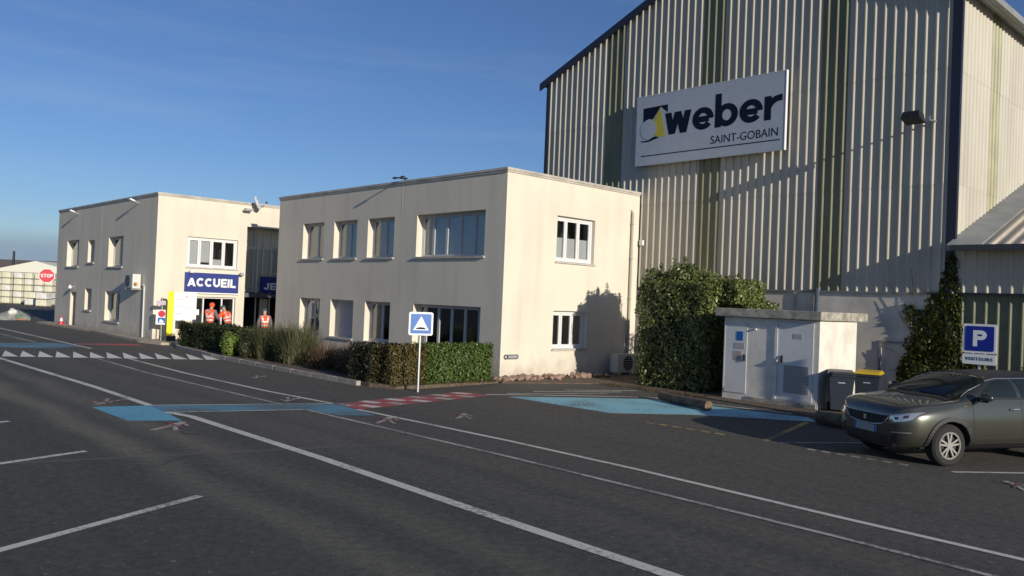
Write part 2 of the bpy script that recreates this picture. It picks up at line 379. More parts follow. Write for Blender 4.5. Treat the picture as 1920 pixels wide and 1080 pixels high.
class MB:
    def __init__(s): s.v = []; s.f = []; s.mi = []
    def quad(s, *p, mi=0):
        b = len(s.v); s.v += [tuple(q) for q in p]; s.f.append(tuple(range(b, b+len(p)))); s.mi.append(mi); return s
    def hexa(s, p, mi=0):
        b = len(s.v); s.v += [tuple(q) for q in p]
        for f in ((0, 3, 2, 1), (4, 5, 6, 7), (0, 1, 5, 4), (1, 2, 6, 5), (2, 3, 7, 6), (3, 0, 4, 7)):
            s.f.append(tuple(b+i for i in f)); s.mi.append(mi)
        return s
    def box(s, x0, x1, y0, y1, z0, z1, mi=0, fn=None):
        p = [(x0, y0, z0), (x1, y0, z0), (x1, y1, z0), (x0, y1, z0), (x0, y0, z1), (x1, y0, z1), (x1, y1, z1), (x0, y1, z1)]
        if fn: p = [fn(*q) for q in p]
        return s.hexa(p, mi)
    def prism(s, poly, d0, d1, fn, mi=0):
        """poly in (u,v); fn(u,v,d) -> xyz"""
        b = len(s.v); n = len(poly)
        s.v += [tuple(fn(u, v, d0)) for u, v in poly] + [tuple(fn(u, v, d1)) for u, v in poly]
        s.f.append(tuple(b+i for i in range(n))); s.mi.append(mi)
        s.f.append(tuple(b+n+i for i in reversed(range(n)))); s.mi.append(mi)
        for i in range(n):
            j = (i+1) % n
            s.f.append((b+i, b+n+i, b+n+j, b+j)); s.mi.append(mi)
        return s
    def tube(s, pts, r, n=8, mi=0, cap=True):
        pts = [Vector(p) for p in pts]; rs = r if isinstance(r, (list, tuple)) else [r]*len(pts)
        rings = []
        for i, p in enumerate(pts):
            a = pts[max(0, i-1)]; c = pts[min(len(pts)-1, i+1)]
            d = (c-a).normalized()
            ref = Vector((0, 0, 1)) if abs(d.z) < 0.9 else Vector((1, 0, 0))
            u = d.cross(ref).normalized(); w = d.cross(u)
            b = len(s.v)
            for k in range(n):
                t = 2*math.pi*k/n
                s.v.append(tuple(p + (u*math.cos(t) + w*math.sin(t))*rs[i]))
            rings.append(b)
        for i in range(len(pts)-1):
            for k in range(n):
                k2 = (k+1) % n
                s.f.append((rings[i]+k, rings[i]+k2, rings[i+1]+k2, rings[i+1]+k)); s.mi.append(mi)
        if cap:
            s.f.append(tuple(rings[0]+k for k in reversed(range(n)))); s.mi.append(mi)
            s.f.append(tuple(rings[-1]+k for k in range(n))); s.mi.append(mi)
        return s
    def build(s, name, mats, parent=None, local=False, smooth=False, fix=True):
        me = bpy.data.meshes.new(name)
        v = s.v
        if parent is not None and not local:
            inv = wmat(parent).inverted(); v = [tuple(inv @ Vector(q)) for q in v]
        me.from_pydata(v, [], s.f)
        if not isinstance(mats, (list, tuple)): mats = [mats]
        for m in mats: me.materials.append(m)
        if len(mats) > 1: me.polygons.foreach_set('material_index', s.mi)
        if fix:
            bm = bmesh.new(); bm.from_mesh(me)
            bmesh.ops.recalc_face_normals(bm, faces=bm.faces); bm.to_mesh(me); bm.free()
        if smooth: me.polygons.foreach_set('use_smooth', [True]*len(me.polygons))
        o = bpy.data.objects.new(name, me); COL.objects.link(o)
        if parent is not None: o.parent = parent
        return o

def copy_tree(o, parent=None):
    c = o.copy(); COL.objects.link(c)
    if parent is not None: c.parent = parent
    for ch in list(o.children): copy_tree(ch, c)
    return c

def text_obj(name, s, m, parent, origin, uv, vv, W, H, ext=0.006, bold=0.0, spacing=1.0, local=False):
    """flat lettering; origin = lower-left corner, fitted to W x H"""
    cu = bpy.data.curves.new('lettering', 'FONT'); cu.body = s; cu.offset = bold; cu.space_character = spacing
    cu.resolution_u = 4
    o = bpy.data.objects.new('lettering', cu); COL.objects.link(o)
    dg = bpy.context.evaluated_depsgraph_get(); dg.update()
    me = bpy.data.meshes.new_from_object(o.evaluated_get(dg))
    bpy.data.objects.remove(o); bpy.data.curves.remove(cu)
    vs = [v.co.copy() for v in me.vertices]
    x0 = min(v.x for v in vs); x1 = max(v.x for v in vs); y0 = min(v.y for v in vs); y1 = max(v.y for v in vs)
    uv = Vector(uv); vv = Vector(vv); nn = uv.cross(vv); org = Vector(origin)
    mb = MB()
    bm = bmesh.new(); bm.from_mesh(me)
    for v in bm.verts:
        v.co = org + uv*((v.co.x-x0)/(x1-x0)*W) + vv*((v.co.y-y0)/(y1-y0)*H)
    r = bmesh.ops.extrude_face_region(bm, geom=bm.faces[:])
    for g in r['geom']:
        if isinstance(g, bmesh.types.BMVert): g.co += nn*ext
    bmesh.ops.recalc_face_normals(bm, faces=bm.faces)
    if parent is not None and not local:
        inv = wmat(parent).inverted()
        for v in bm.verts: v.co = inv @ v.co
    bm.to_mesh(me); bm.free()
    me.materials.clear(); me.materials.append(m); me.name = name
    ob = bpy.data.objects.new(name, me); COL.objects.link(ob)
    if parent is not None: ob.parent = parent
    return ob

def _arc(cx, cy, rx, ry, a0, a1, n=14):
    return [(cx+rx*math.cos(rad(a0+(a1-a0)*i/n)), cy+ry*math.sin(rad(a0+(a1-a0)*i/n))) for i in range(n+1)]
# heavy sans letters: (advance width, list of centre-line strokes) in a cell of height 1 (b: 1.47), stroke weight T
def glyph(ch, T):
    h = T/2; t = T*0.95
    if ch == 'A': return 0.92, [[(h*.9, 0), (.46, 1-h*.4)], [(.46, 1-h*.4), (.92-h*.9, 0)], [(.22, .27), (.70, .27)]]
    if ch == 'C': return 0.88, [_arc(.46, .5, .46-h, .5-h, 42, 318)]
    if ch == 'U': return 0.84, [[(h, 1), (h, .42)] + _arc(.42, .42, .42-h, .42-h, 180, 360)[1:] + [(.84-h, 1)]]
    if ch == 'E': return 0.70, [[(h, 0), (h, 1)], [(T, 1-h*.85), (.70, 1-h*.85)], [(T, .5), (.65, .5)], [(T, h*.85), (.70, h*.85)]]
    if ch == 'I': return T, [[(h, 0), (h, 1)]]
    if ch == 'L': return 0.66, [[(h, 0), (h, 1)], [(T, h*.85), (.66, h*.85)]]
    if ch == 'J': return 0.58, [[(.58-h, 1), (.58-h, .36)] + _arc(.29, .36, .29-h, .36-h, 0, -175)[1:]]
    if ch == 'P': return 0.76, [[(h, 0), (h, 1)], [(T, 1-h), (.44, 1-h)] + _arc(.44, .70, .30-h+.02, .30-h, 90, -90)[1:] + [(T, .40+h)]]
    if ch == 'S': return 0.78, [_arc(.39, .75-h/2, .39-h, .25-h/2, 35, 270) + _arc(.39, .25+h/2, .39-h, .25-h/2, 90, -145)[1:]]
    if ch == 'T': return 0.76, [[(.38, 0), (.38, 1-T)], [(0, 1-h), (.76, 1-h)]]
    if ch == 'O': return 0.92, [_arc(.46, .5, .46-h, .5-h, 0, 360, 28)]
    if ch == 'w': return 1.20, [[(h*1.1, 1), (.34, 0)], [(.34, 0), (.60, 1)], [(.60, 1), (.86, 0)], [(.86, 0), (1.20-h*1.1, 1)]]
    if ch == 'e': return 0.92, [[(T*.8, .47), (.92-T*.75, .47)], _arc(.46, .5, .46-h, .5-h, -4, 322, 26)]
    if ch == 'b': return 0.95, [[(h, 0), (h, 1.47)], _arc(.495, .5, .455-h, .5-h, 0, 360, 28)]
    if ch == 'r': return 0.66, [[(h, 0), (h, 1)], _arc(.66, .48, .66-h*1.2, .52-h*.9, 170, 88, 10)]
    return 0.5, []
def block_text(name, s, m, parent, origin, uv, vv, W, H, T=0.22, gap=0.10, ext=0.002, local=False):
    """bold lettering built stroke by stroke, one mesh per letter; H = height of the plain cell"""
    uv = Vector(uv); vv = Vector(vv); nn = uv.cross(vv); org = Vector(origin)
    tot = sum(glyph(c, T)[0] for c in s) + gap*(len(s)-1); k = W/tot; x = 0.0; out = []
    for c in s:
        w, strokes = glyph(c, T); mb = MB()
        for si, st in enumerate(strokes):
            n = len(st); Lp, Rp = [], []
            closed = (Vector(st[0])-Vector(st[-1])).length < 1e-4
            for i in range(n):
                p = Vector(st[i])
                a = Vector(st[i-1]) if i > 0 else (Vector(st[-2]) if closed else p)
                b = Vector(st[i+1]) if i < n-1 else (Vector(st[1]) if closed else p)
                d1 = (p-a); d2 = (b-p); d = ((d1.normalized() if d1.length > 0 else Vector((0, 0))) + (d2.normalized() if d2.length > 0 else Vector((0, 0)))).normalized()
                q = Vector((-d.y, d.x))*T/2; Lp.append(p+q); Rp.append(p-q)
            if c in 'Aw' and n == 2:      # flat terminals on slanting strokes
                sl = T*0.56
                (x0_, y0_), (x1_, y1_) = st
                Lp = [Vector((x0_-sl, y0_)), Vector((x1_-sl, y1_))]; Rp = [Vector((x0_+sl, y0_)), Vector((x1_+sl, y1_))]
                if abs(y0_-y1_) < .01: Lp = [Vector((x0_, y0_+T*.4)), Vector((x1_, y1_+T*.4))]; Rp = [Vector((x0_, y0_-T*.4)), Vector((x1_, y1_-T*.4))]
            z = ext + 0.0004*si
            f = lambda p, d: tuple(org + uv*((x+p.x)*k) + vv*(p.y*H) + nn*d)
            for i in range(n-1):
                mb.quad(f(Lp[i], z), f(Rp[i], z), f(Rp[i+1], z), f(Lp[i+1], z))
            for i in range(n-1):
                mb.quad(f(Lp[i], z), f(Lp[i+1], z), f(Lp[i+1], 0), f(Lp[i], 0)); mb.quad(f(Rp[i], z), f(Rp[i], 0), f(Rp[i+1], 0), f(Rp[i+1], z))
        out.append(mb.build('letter', m, parent, local=local)); x += w+gap
    return out

def circle(cx, cy, r, n=24, a0=0, a1=2*math.pi, full=True):
    k = n if full else n+1
    return [(cx + r*math.cos(a0+(a1-a0)*i/n), cy + r*math.sin(a0+(a1-a0)*i/n)) for i in range(k)]

def rrect(x0, x1, y0, y1, r, n=5):
    p = []
    for cx, cy, a in ((x1-r, y1-r, 0), (x0+r, y1-r, 90), (x0+r, y0+r, 180), (x1-r, y0+r, 270)):
        for i in range(n+1):
            t = rad(a + 90*i/n); p.append((cx+r*math.cos(t), cy+r*math.sin(t)))
    return p

# ------------------------------------------------------------------ ground and markings
def sheet(name, poly, z, m, label=None, kind='structure'):
    o = MB().quad(*[(x, y, z) for x, y in poly]).build(name, m, fix=False)
    # keep normals up
    me = o.data
    if me.polygons[0].normal.z < 0: me.flip_normals()
    o['kind'] = kind
    if label: o['label'] = label
    return o

def slab(name, poly, z0, z1, m, label=None):
    o = MB().prism(poly, z0, z1, lambda u, v, d: (u, v, d)).build(name, m)
    o['kind'] = 'structure'
    if label: o['label'] = label
    return o

sheet('ground', [(-900, -900), (1200, -900), (1200, 1500), (-900, 1500)], 0.0, M_asphalt, 'dark grey tarmac of the yard and its roadway')

def strip(name, pts, w, z, m, label):
    mb = MB(); pts = [Vector((x, y, 0)) for x, y in pts]
    L = []; R_ = []
    for i, p in enumerate(pts):
        a = pts[max(0, i-1)]; c = pts[min(len(pts)-1, i+1)]
        d = (c-a).normalized(); n = Vector((-d.y, d.x, 0))*w/2
        L.append(p+n); R_.append(p-n)
    for i in range(len(pts)-1):
        mb.quad(*[(q.x, q.y, z) for q in (R_[i], R_[i+1], L[i+1], L[i])])
    o = mb.build(name, m, fix=True)
    for p in o.data.polygons:
        if p.normal.z < 0: o.data.flip_normals(); break
    return tag(o, label, kind='structure')

Z1, Z2, Z3, Z4 = 0.004, 0.008, 0.012, 0.016
strip('road_line', [(6.10, -3), (6.11, 4.3), (6.11, 6.4), (6.16, 10.5), (6.10, 15.0), (5.92, 15.74)], 0.17, Z2, P_white, 'broad white line nearest the camera, running from the blue crossing')
strip('road_line', [(5.98, 16.74), (5.97, 20.3), (5.72, 28.3), (5.5, 33)], 0.16, Z1, P_white, 'broad white line beyond the blue crossing')
strip('road_line', [(9.40, -3), (9.48, 4.4), (9.58, 7.4), (9.56, 10.1), (9.33, 14.44)], 0.11, Z2, P_white, 'white edge line from the foreground to the red crossing')
strip('road_line', [(9.36, 15.46), (9.12, 18), (8.98, 22.6), (9.11, 27.6)], 0.11, Z1, P_white, 'white edge line between the crossing and the speed hump')
strip('road_line', [(8.55, -3), (8.6, 2.5), (8.64, 4), (8.62, 6.6), (8.6, 9.1), (8.38, 14.84)], 0.09, Z2, P_worn, 'thinner worn line beside the white edge line')
strip('road_line', [(8.34, 15.85), (8.3, 17), (8.1, 22.9), (8.25, 28.1)], 0.09, Z1, P_worn, 'thinner worn line between the crossing and the speed hump')
strip('road_line', [(9.26, 32.0), (9.11, 45.8), (9.0, 60)], 0.13, Z2, P_white, 'white edge line beyond the speed hump')
strip('road_line', [(8.27, 35.5), (8.2, 41.2), (8.0, 55)], 0.10, Z2, P_worn, 'worn line beyond the speed hump')
for a, b, l in (((-1.6, 6.9), (3.91, 9.25), 'white parking line in the left foreground'), ((-2.0, 10.9), (3.63, 12.57), 'short white parking line at the left edge, second from the front'), ((-2.0, 13.8), (3.35, 15.83), 'farthest white parking line tip at the left edge')):
    strip('parking_line', [a, b], 0.115, Z1, P_white, l)
# blue pedestrian path across the lane
sheet('blue_crossing_pad', [(4.96, 16.96), (4.99, 15.03), (5.79, 14.61), (5.90, 15.66), (5.96, 16.73)], Z1, P_blue, 'pale blue painted waiting pad at the left of the crossing')
sheet('blue_crossing_path', [(5.962, 16.73), (5.902, 15.66), (8.38, 14.84), (8.58, 13.92), (9.19, 13.61), (9.33, 14.45), (9.36, 15.42)], Z1, P_bluew, 'blue painted path across the traffic lane')
strip('path_edge_line', [(5.98, 16.70), (9.30, 15.44)], 0.07, Z3, P_white, 'white upper edge of the blue path')
strip('path_edge_line', [(5.92, 15.64), (8.32, 14.86)], 0.07, Z3, P_white, 'white lower edge of the blue path')
# red and white path
RA, RB, RC, RD = Vector((9.39, 15.43)), Vector((9.36, 14.44)), Vector((13.62, 15.11)), Vector((13.44, 16.0))
sheet('red_path', [tuple(RA), tuple(RB), tuple(RC), tuple(RD)], Z1, P_red, 'red painted path from the crossing to the bay')
k = 0
for i in range(11):
    t0 = (i+0.05)/11; t1 = (i+0.72)/11; sh = 0.10
    if i % 2: s0, s1 = 0.0, 0.48
    else: s0, s1 = 0.5, 1.0
    def q(t, s): return tuple(RB.lerp(RC, min(1, max(0, t))).lerp(RA.lerp(RD, min(1, max(0, t))), s))
    sheet('path_stripe', [q(t0, s0), q(t1, s0), q(t1-0.03, s1), q(t0-0.03, s1)], Z2, P_white if i % 3 else P_worn)
# bay
sheet('blue_bay', [(13.86, 14.75), (15.31, 13.92), (17.04, 12.78), (17.75, 8.9), (17.2, 8.4), (15.59, 10.44), (13.96, 11.63)], Z1, P_bay, 'large pale blue painted parking bay in front of the bush')
strip('bay_line', [(13.62, 15.30), (15.3, 14.35), (17.3, 13.05), (18.0, 9.4)], 0.12, Z2, P_white, 'white line behind the blue bay')
strip('bay_line', [(13.9, 11.55), (15.6, 10.38), (17.3, 8.3)], 0.09, Z2, P_worn, 'worn white line in front of the blue bay')
for a, b in (((14.3, 15.25), (16.9, 14.1)), ((15.3, 15.3), (17.6, 14.2)), ((16.4, 15.2), (18.3, 14.2))):
    strip('hatch_line', [a, b], 0.14, Z1, P_worn, 'worn white hatch behind the blue bay')
for i in range(6):
    t = i/6
    strip('yellow_dash', [(13.60+0.02*i, 10.3-1.9*t), (13.60+0.02*i, 10.3-1.9*t-0.2)], 0.10, Z1, P_yellow, 'worn yellow dash at the front of the bays')
strip('yellow_line', [(13.8, 7.71), (16.96, 8.51)], 0.12, Z1, P_yellow, 'yellow line between bays in the car shadow')
strip('bay_line', [(13.86, 7.45), (15.8, 6.3)], 0.08, Z1, P_worn, 'thin white line in the car shadow')
strip('bay_line', [(13.83, 4.53), (17.4, 1.95)], 0.09, Z1, P_white, 'white bay line beside the grey car')
for i in range(7):
    y = 6.84 - i*0.255
    strip('white_dash', [(13.68+0.012*i, y), (13.68+0.012*i, y-0.15)], 0.10, Z1, P_worn, 'small white dash in front of the car bay')
# speed hump triangles
for i in range(13):
    j = i-1
    bx, by = 5.86+0.443*(i), 29.05-0.214*(i)
    sheet('hump_triangle', [(bx, by), (bx+0.42, by-0.14), (bx+0.58+0.02*i, by+2.4)], Z3, P_bright)
# far crossing markings
sheet('far_blue_path', [(5.0, 35.2), (5.2, 33.9), (8.14, 32.4), (9.2, 33.0), (8.99, 35.0), (8.45, 35.2)], Z1, P_bluew, 'far blue path beyond the speed hump')
sheet('far_red_path', [(9.4, 35.0), (9.45, 34.0), (11.55, 33.2), (11.58, 34.2)], Z1, P_red, 'far red path beyond the speed hump')
# no-pedestrian stencils : white walking figure under a red cross
def stencil(x, y, ang, s, worn=False):
    ca, sa = math.cos(ang), math.sin(ang)
    def T(u, v): return (x + s*(u*ca - v*sa), y + s*(u*sa + v*ca))
    mb = MB()
    def poly(p, z): mb.quad(*[(*T(*q), z) for q in p])
    poly(circle(0, 0.52, 0.10, 12), Z2)
    poly([(-0.12, 0.40), (-0.16, 0.0), (0.10, 0.0), (0.14, 0.40)], Z2)
    poly([(-0.12, 0.0), (-0.30, -0.60), (-0.18, -0.60), (0.0, -0.02)], Z2)
    poly([(0.0, -0.0), (0.20, -0.60), (0.32, -0.60), (0.10, -0.0)], Z2)
    poly([(0.15, 0.38), (0.32, 0.10), (0.25, 0.06), (0.12, 0.28)], Z2)
    n0 = len(mb.f)
    poly([(-0.34, -0.25), (-0.29, -0.30), (0.34, 0.43), (0.29, 0.48)], Z3)
    poly([(-0.34, 0.43), (-0.29, 0.48), (0.34, -0.25), (0.29, -0.30)], Z4)
    mb.mi = [0]*n0 + [1]*(len(mb.f)-n0)
    o = mb.build('no_walking_stencil', [P_worn, P_redw], fix=True)
    return tag(o, None, kind='structure')
for x, y, a, s, w in ((5.44, 17.6, 2.4, 1.0, False), (5.44, 14.1, -0.7, 1.0, False), (8.85, 16.4, 2.4, 0.8, True), (9.05, 12.95, -0.7, 0.85, False),
                      (10.71, 12.67, -0.7, 0.8, True), (10.34, 21.0, 2.4, 0.7, True), (13.58, 3.55, -0.7, 0.7, True), (14.0, 3.0, 0.3, 0.5, True), (9.7, 17.4, .5, .4, True)):
    stencil(x, y, a, s*0.78, w)

# kerbed planting island and soil
island = [(11.88, 17.9), (12.2, 17.2), (12.9, 17.0), (15.8, 17.25), (16.40, 17.9), (16.40, 24), (15.2, 26), (14.6, 33.0), (12.9, 33.2), (12.35, 31.5), (11.95, 27.4), (11.85, 21.6)]
slab('planting_bed', island, -0.05, 0.09, M_soil, 'brown soil bed under the hedges')
kp = [(12.75, 33.2), (12.22, 31.5), (11.83, 27.4), (11.73, 21.6), (11.78, 18.2)]
for i in range(len(kp)-1):
    a, b = Vector((*kp[i], 0)), Vector((*kp[i+1], 0)); n = max(1, int((b-a).length/1.0))
    for j in range(n):
        p = a.lerp(b, j/n); q_ = a.lerp(b, (j+1)/n - 0.012*1)
        d = (q_-p).normalized(); nn = Vector((-d.y, d.x, 0))*0.065
        mb = MB(); mb.hexa([(p-nn)[:2]+(-0.03,), (q_-nn)[:2]+(-0.03,), (q_+nn)[:2]+(-0.03,), (p+nn)[:2]+(-0.03,),
                            (p-nn)[:2]+(0.12,), (q_-nn)[:2]+(0.12,), (q_+nn)[:2]+(0.12,), (p+nn)[:2]+(0.12,)])
        tag(mb.build('kerb', M_kerb), kind='structure')
slab('pavement', [(12.70, 51.5), (12.0, 51.5), (12.02, 50.8), (12.35, 43), (12.1, 38.8), (11.95, 35.2), (12.3, 33.6), (12.9, 33.4), (16.5, 33.4), (16.5, 35.85), (12.70, 35.85)], -0.03, 0.10, M_pave, 'beige pavement along the far office block')
slab('gravel_strip', [(16.42, 17.9), (15.9, 17.2), (16.6, 16.85), (18.6, 15.9), (18.75, 13.4), (18.3, 10.0), (17.95, 8.9), (18.6, 8.2), (22.9, 7.9), (22.9, 17.9)], -0.03, 0.03, M_soil, 'bare earth strip at the foot of the walls')

# ------------------------------------------------------------------ walls with openings
FA = lambda X0: (lambda u, z, d: (X0 + d, u, z))         # west face: u = world y, d into the building
FB = lambda Y0: (lambda u, z, d: (u, Y0 + d, z))         # south face: u = world x

def wall_mesh(fn, u0, u1, z0, z1, openings):
    """openings: (ua, ub, za, zb, depth)"""
    us = sorted({u0, u1, *[o[0] for o in openings], *[o[1] for o in openings]})
    zs = sorted({z0, z1, *[o[2] for o in openings], *[o[3] for o in openings]})
    mb = MB()
    for i in range(len(us)-1):
        for j in range(len(zs)-1):
            cu, cz = (us[i]+us[i+1])/2, (zs[j]+zs[j+1])/2
            if any(o[0] < cu < o[1] and o[2] < cz < o[3] for o in openings): continue
            mb.quad(fn(us[i], zs[j], 0), fn(us[i+1], zs[j], 0), fn(us[i+1], zs[j+1], 0), fn(us[i], zs[j+1], 0))
    for a, b, c, d, dep in openings:
        for p, q in (((a, c), (b, c)), ((b, c), (b, d)), ((b, d), (a, d)), ((a, d), (a, c))):
            mb.quad(fn(*p, 0), fn(*q, 0), fn(*q, dep), fn(*p, dep))
    return mb

def fbox(mb, fn, u0, u1, z0, z1, d0, d1, mi=0):
    p = [fn(u0, z0, d0), fn(u1, z0, d0), fn(u1, z0, d1), fn(u0, z0, d1), fn(u0, z1, d0), fn(u1, z1, d0), fn(u1, z1, d1), fn(u0, z1, d1)]
    return mb.hexa(p, mi)

def window(parent, fn, ua, ub, za, zb, dep, cells, frame=M_pvc, sill=True, fw_=0.055, shutter=False, blinds=None, casing=0.0, room=1.0, sash=0.05):
    """cells: list of relative widths from ua to ub; blinds: per cell (material, fraction from bottom) or None"""
    e = 0.003
    mb = MB()
    a, b, c, d = ua+e, ub-e, za+e, zb-e
    ca = casing
    t = fw_
    fbox(mb, fn, a, b, c, c+t, dep-0.03, dep+0.05); fbox(mb, fn, a, b, d-t, d, dep-0.03, dep+0.05)
    fbox(mb, fn, a, a+t, c+t, d-t, dep-0.03, dep+0.05); fbox(mb, fn, b-t, b, c+t, d-t, dep-0.03, dep+0.05)
    w = mb.build('window', frame, parent)
    if shutter:
        n = 22; hh = (zb-za-2*t)/n
        for i in range(n):
            s = MB(); fbox(s, fn, a+t+0.002, b-t-0.002, c+t+i*hh, c+t+(i+1)*hh-0.006, dep-0.012-(0.006 if i % 2 else 0), dep+0.02)
            s.build('slat', M_shutter, w)
    else:
        tot = sum(cells); x = a+t; W = (b-a-2*t)
        mull = MB(); has = False
        for i, cw in enumerate(cells):
            x1 = x + W*cw/tot
            if i < len(cells)-1:
                pass
            ss = MB(); k = sash
            l, r = x+0.004, x1-0.004
            fbox(ss, fn, l, r, c+t+0.003, c+t+k, dep-0.018, dep+0.035); fbox(ss, fn, l, r, d-t-k, d-t-0.003, dep-0.018, dep+0.035)
            fbox(ss, fn, l, l+k, c+t+k, d-t-k, dep-0.018, dep+0.035); fbox(ss, fn, r-k, r, c+t+k, d-t-k, dep-0.018, dep+0.035)
            ss.build('sash', frame, w)
            g = MB(); fbox(g, fn, l+k-0.01, r-k+0.01, c+t+k-0.01, d-t-k+0.01, dep+0.003, dep+0.012)
            g.build('pane', M_glass, w)
            bl = blinds[i] if blinds else None
            if bl:
                bm_, fr0, fr1 = bl
                z0_, z1_ = c+t+k+(d-c-2*t-2*k)*fr0, c+t+k+(d-c-2*t-2*k)*fr1
                B = MB(); fbox(B, fn, l+k*0.6, r-k*0.6, z0_, z1_, dep+0.06, dep+0.065)
                B.build('blind', bm_, w)
            x = x1
    if sill:
        s = MB(); s_ = 0.05
        p = []
        for u, dd, z in ((ua-0.05, -s_, za-0.045), (ub+0.05, -s_, za-0.045), (ub+0.05, dep-0.035, za-0.045), (ua-0.05, dep-0.035, za-0.045),
                         (ua-0.05, -s_, za-0.005), (ub+0.05, -s_, za-0.005), (ub+0.05, 0, za+0.012), (ua-0.05, 0, za+0.012)):
            p.append(fn(u, z, dd))
        s = MB()
        fbox(s, fn, ua-0.05, ub+0.05, za-0.045, za-0.004, -0.06, -0.002)
        fbox(s, fn, ua+0.004, ub-0.004, za+0.002, za+0.02, -0.058, dep-0.034)
        s.build('sill', M_sill, w)
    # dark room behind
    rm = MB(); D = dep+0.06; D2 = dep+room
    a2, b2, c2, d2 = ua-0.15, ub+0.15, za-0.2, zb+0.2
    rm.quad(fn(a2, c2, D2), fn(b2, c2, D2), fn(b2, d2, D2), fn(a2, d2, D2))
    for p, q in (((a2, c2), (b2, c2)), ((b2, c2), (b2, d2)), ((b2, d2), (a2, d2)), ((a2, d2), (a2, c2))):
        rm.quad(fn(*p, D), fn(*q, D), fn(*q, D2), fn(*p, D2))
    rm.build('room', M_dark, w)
    return w

# ---- near office block
X0, Y0, Y1, XE, HT = 16.53, 17.99, 32.27, 22.90, 6.30
office = empty('office_building', (X0, Y0, 0), 'two-storey cream office block nearest the camera, its grey-lit long side behind the hedges', 'building')
fA, fB = FA(X0), FB(Y0)
upA = [(28.53, 30.17), (26.14, 27.77), (23.75, 25.42), (18.92, 22.43)]
loA = [(28.58, 30.18), (26.18, 27.80), (23.80, 25.40), (18.97, 22.44)]
DA = 0.27
ops = [(a, b, 3.70, 5.15, DA) for a, b in upA] + [(a, b, 0.69, 2.135, DA) for a, b in loA]
wall_mesh(fA, Y0, Y1, -0.1, HT, ops).build('wall', M_wall, office)
opsB = [(18.76, 20.58, 3.68, 5.15, 0.24), (18.74, 20.36, 0.88, 2.11, 0.24)]
wall_mesh(fB, X0, XE, -0.1, HT, opsB).build('wall', M_wall, office)
mb = MB(); mb.quad((X0, Y1, -0.1), (XE, Y1, -0.1), (XE, Y1, HT), (X0, Y1, HT)); mb.quad((XE, Y0, -0.1), (XE, Y1, -0.1), (XE, Y1, HT), (XE, Y0, HT))
mb.build('wall', M_wall, office)
MB().quad((X0, Y0, HT-0.3), (XE, Y0, HT-0.3), (XE, Y1, HT-0.3), (X0, Y1, HT-0.3)).build('roof', M_roofgrey, office)
cp = MB()
cp.box(X0-0.05, X0+0.25, Y0-0.05, Y1+0.05, HT+0.002, HT+0.075); cp.box(X0+0.252, XE+0.03, Y0-0.05, Y0+0.25, HT+0.002, HT+0.075)
cp.box(X0-0.03, X0-0.002, Y0-0.03, Y1+0.03, HT-0.06, HT); cp.box(X0-0.001, XE, Y0-0.03, Y0-0.002, HT-0.06, HT)
cp.build('coping', M_coping, office)
cu, bl_ = (M_curtain, 0, 1), (M_blind, 0, 1)
for i, (a, b) in enumerate(upA[:3]):
    window(office, fA, a, b, 3.70, 5.15, DA, [1, 1], frame=M_pvcgrey, blinds=[bl_ if i else (M_curtain, 0, 1), cu])
window(office, fA, *upA[3], 3.70, 5.15, DA, [1, 1, 1, 1, 0.8], frame=M_pvcgrey, blinds=[bl_, bl_, bl_, bl_, cu])
window(office, fA, *loA[0], 0.69, 2.135, DA, [1, 1], frame=M_pvcgrey, blinds=[None, (M_greyblind, 0.4, 1)], sill=False)
window(office, fA, *loA[1], 0.69, 2.135, DA, [1], frame=M_pvcgrey, shutter=True)
window(office, fA, *loA[2], 0.69, 2.135, DA, [1, 1], frame=M_pvcgrey, blinds=[None, cu], sill=False)
window(office, fA, *loA[3], 0.69, 2.135, DA, [0.4, 1, 1, 1, 1, 0.5], frame=M_pvcgrey, blinds=[None]*6, sill=False)
gb = (M_greyblind, 0, 0.55)
window(office, fB, 18.76, 20.58, 3.68, 5.15, 0.16, [0.8, 1, 1], blinds=[gb, gb, gb], fw_=0.075, sash=0.07)
window(office, fB, 18.74, 20.36, 0.88, 2.11, 0.16, [0.8, 1, 1], fw_=0.075, sash=0.07)
dp = MB(); dp.tube([(22.47, Y0-0.07, 0.55), (22.47, Y0-0.07, 5.55), (22.47, Y0+0.01, 5.7)], 0.045, 8)
for z in (1.2, 2.6, 4.0, 5.2): dp.box(22.41, 22.53, Y0-0.125, Y0-0.002, z, z+0.03)
dp.build('downpipe', mat('beige_pipe', (0.42, 0.38, 0.32), 0.6), office)
mb = MB()
mb.box(X0-0.006, X0-0.002, 23.33, 23.342, 5.3, 6.22); mb.build('crack_seam', M_concrete, office)
mb = MB(); mb.box(22.92, 22.95, Y0+0.02, Y0+0.1, 0.1, 6.2); mb.build('corner_pipe', M_coping, office)

# arrow plate on the lit wall
t = empty('arrow_plate', (16.96, Y0, 0.675), 'small grey arrow plate low on the sunlit cream wall near the corner', 'sign')
MB().prism(rrect(16.66, 17.28, 0.60, 0.75, 0.07), -0.02, -0.004, lambda u, v, d: (u, Y0+d, v)).build('plate', M_metal, t)
MB().prism(circle(16.75, 0.675, 0.07, 16), -0.026, -0.0205, lambda u, v, d: (u, Y0+d, v)).build('disc', M_black, t)
MB().prism([(16.69, 0.675), (16.77, 0.725), (16.755, 0.675), (16.77, 0.625)], -0.031, -0.0265, lambda u, v, d: (u, Y0+d, v)).build('arrow', M_white, t)
MB().box(16.86, 17.2, Y0-0.024, Y0-0.0205, 0.655, 0.70).build('print_bar', M_printgrey, t)

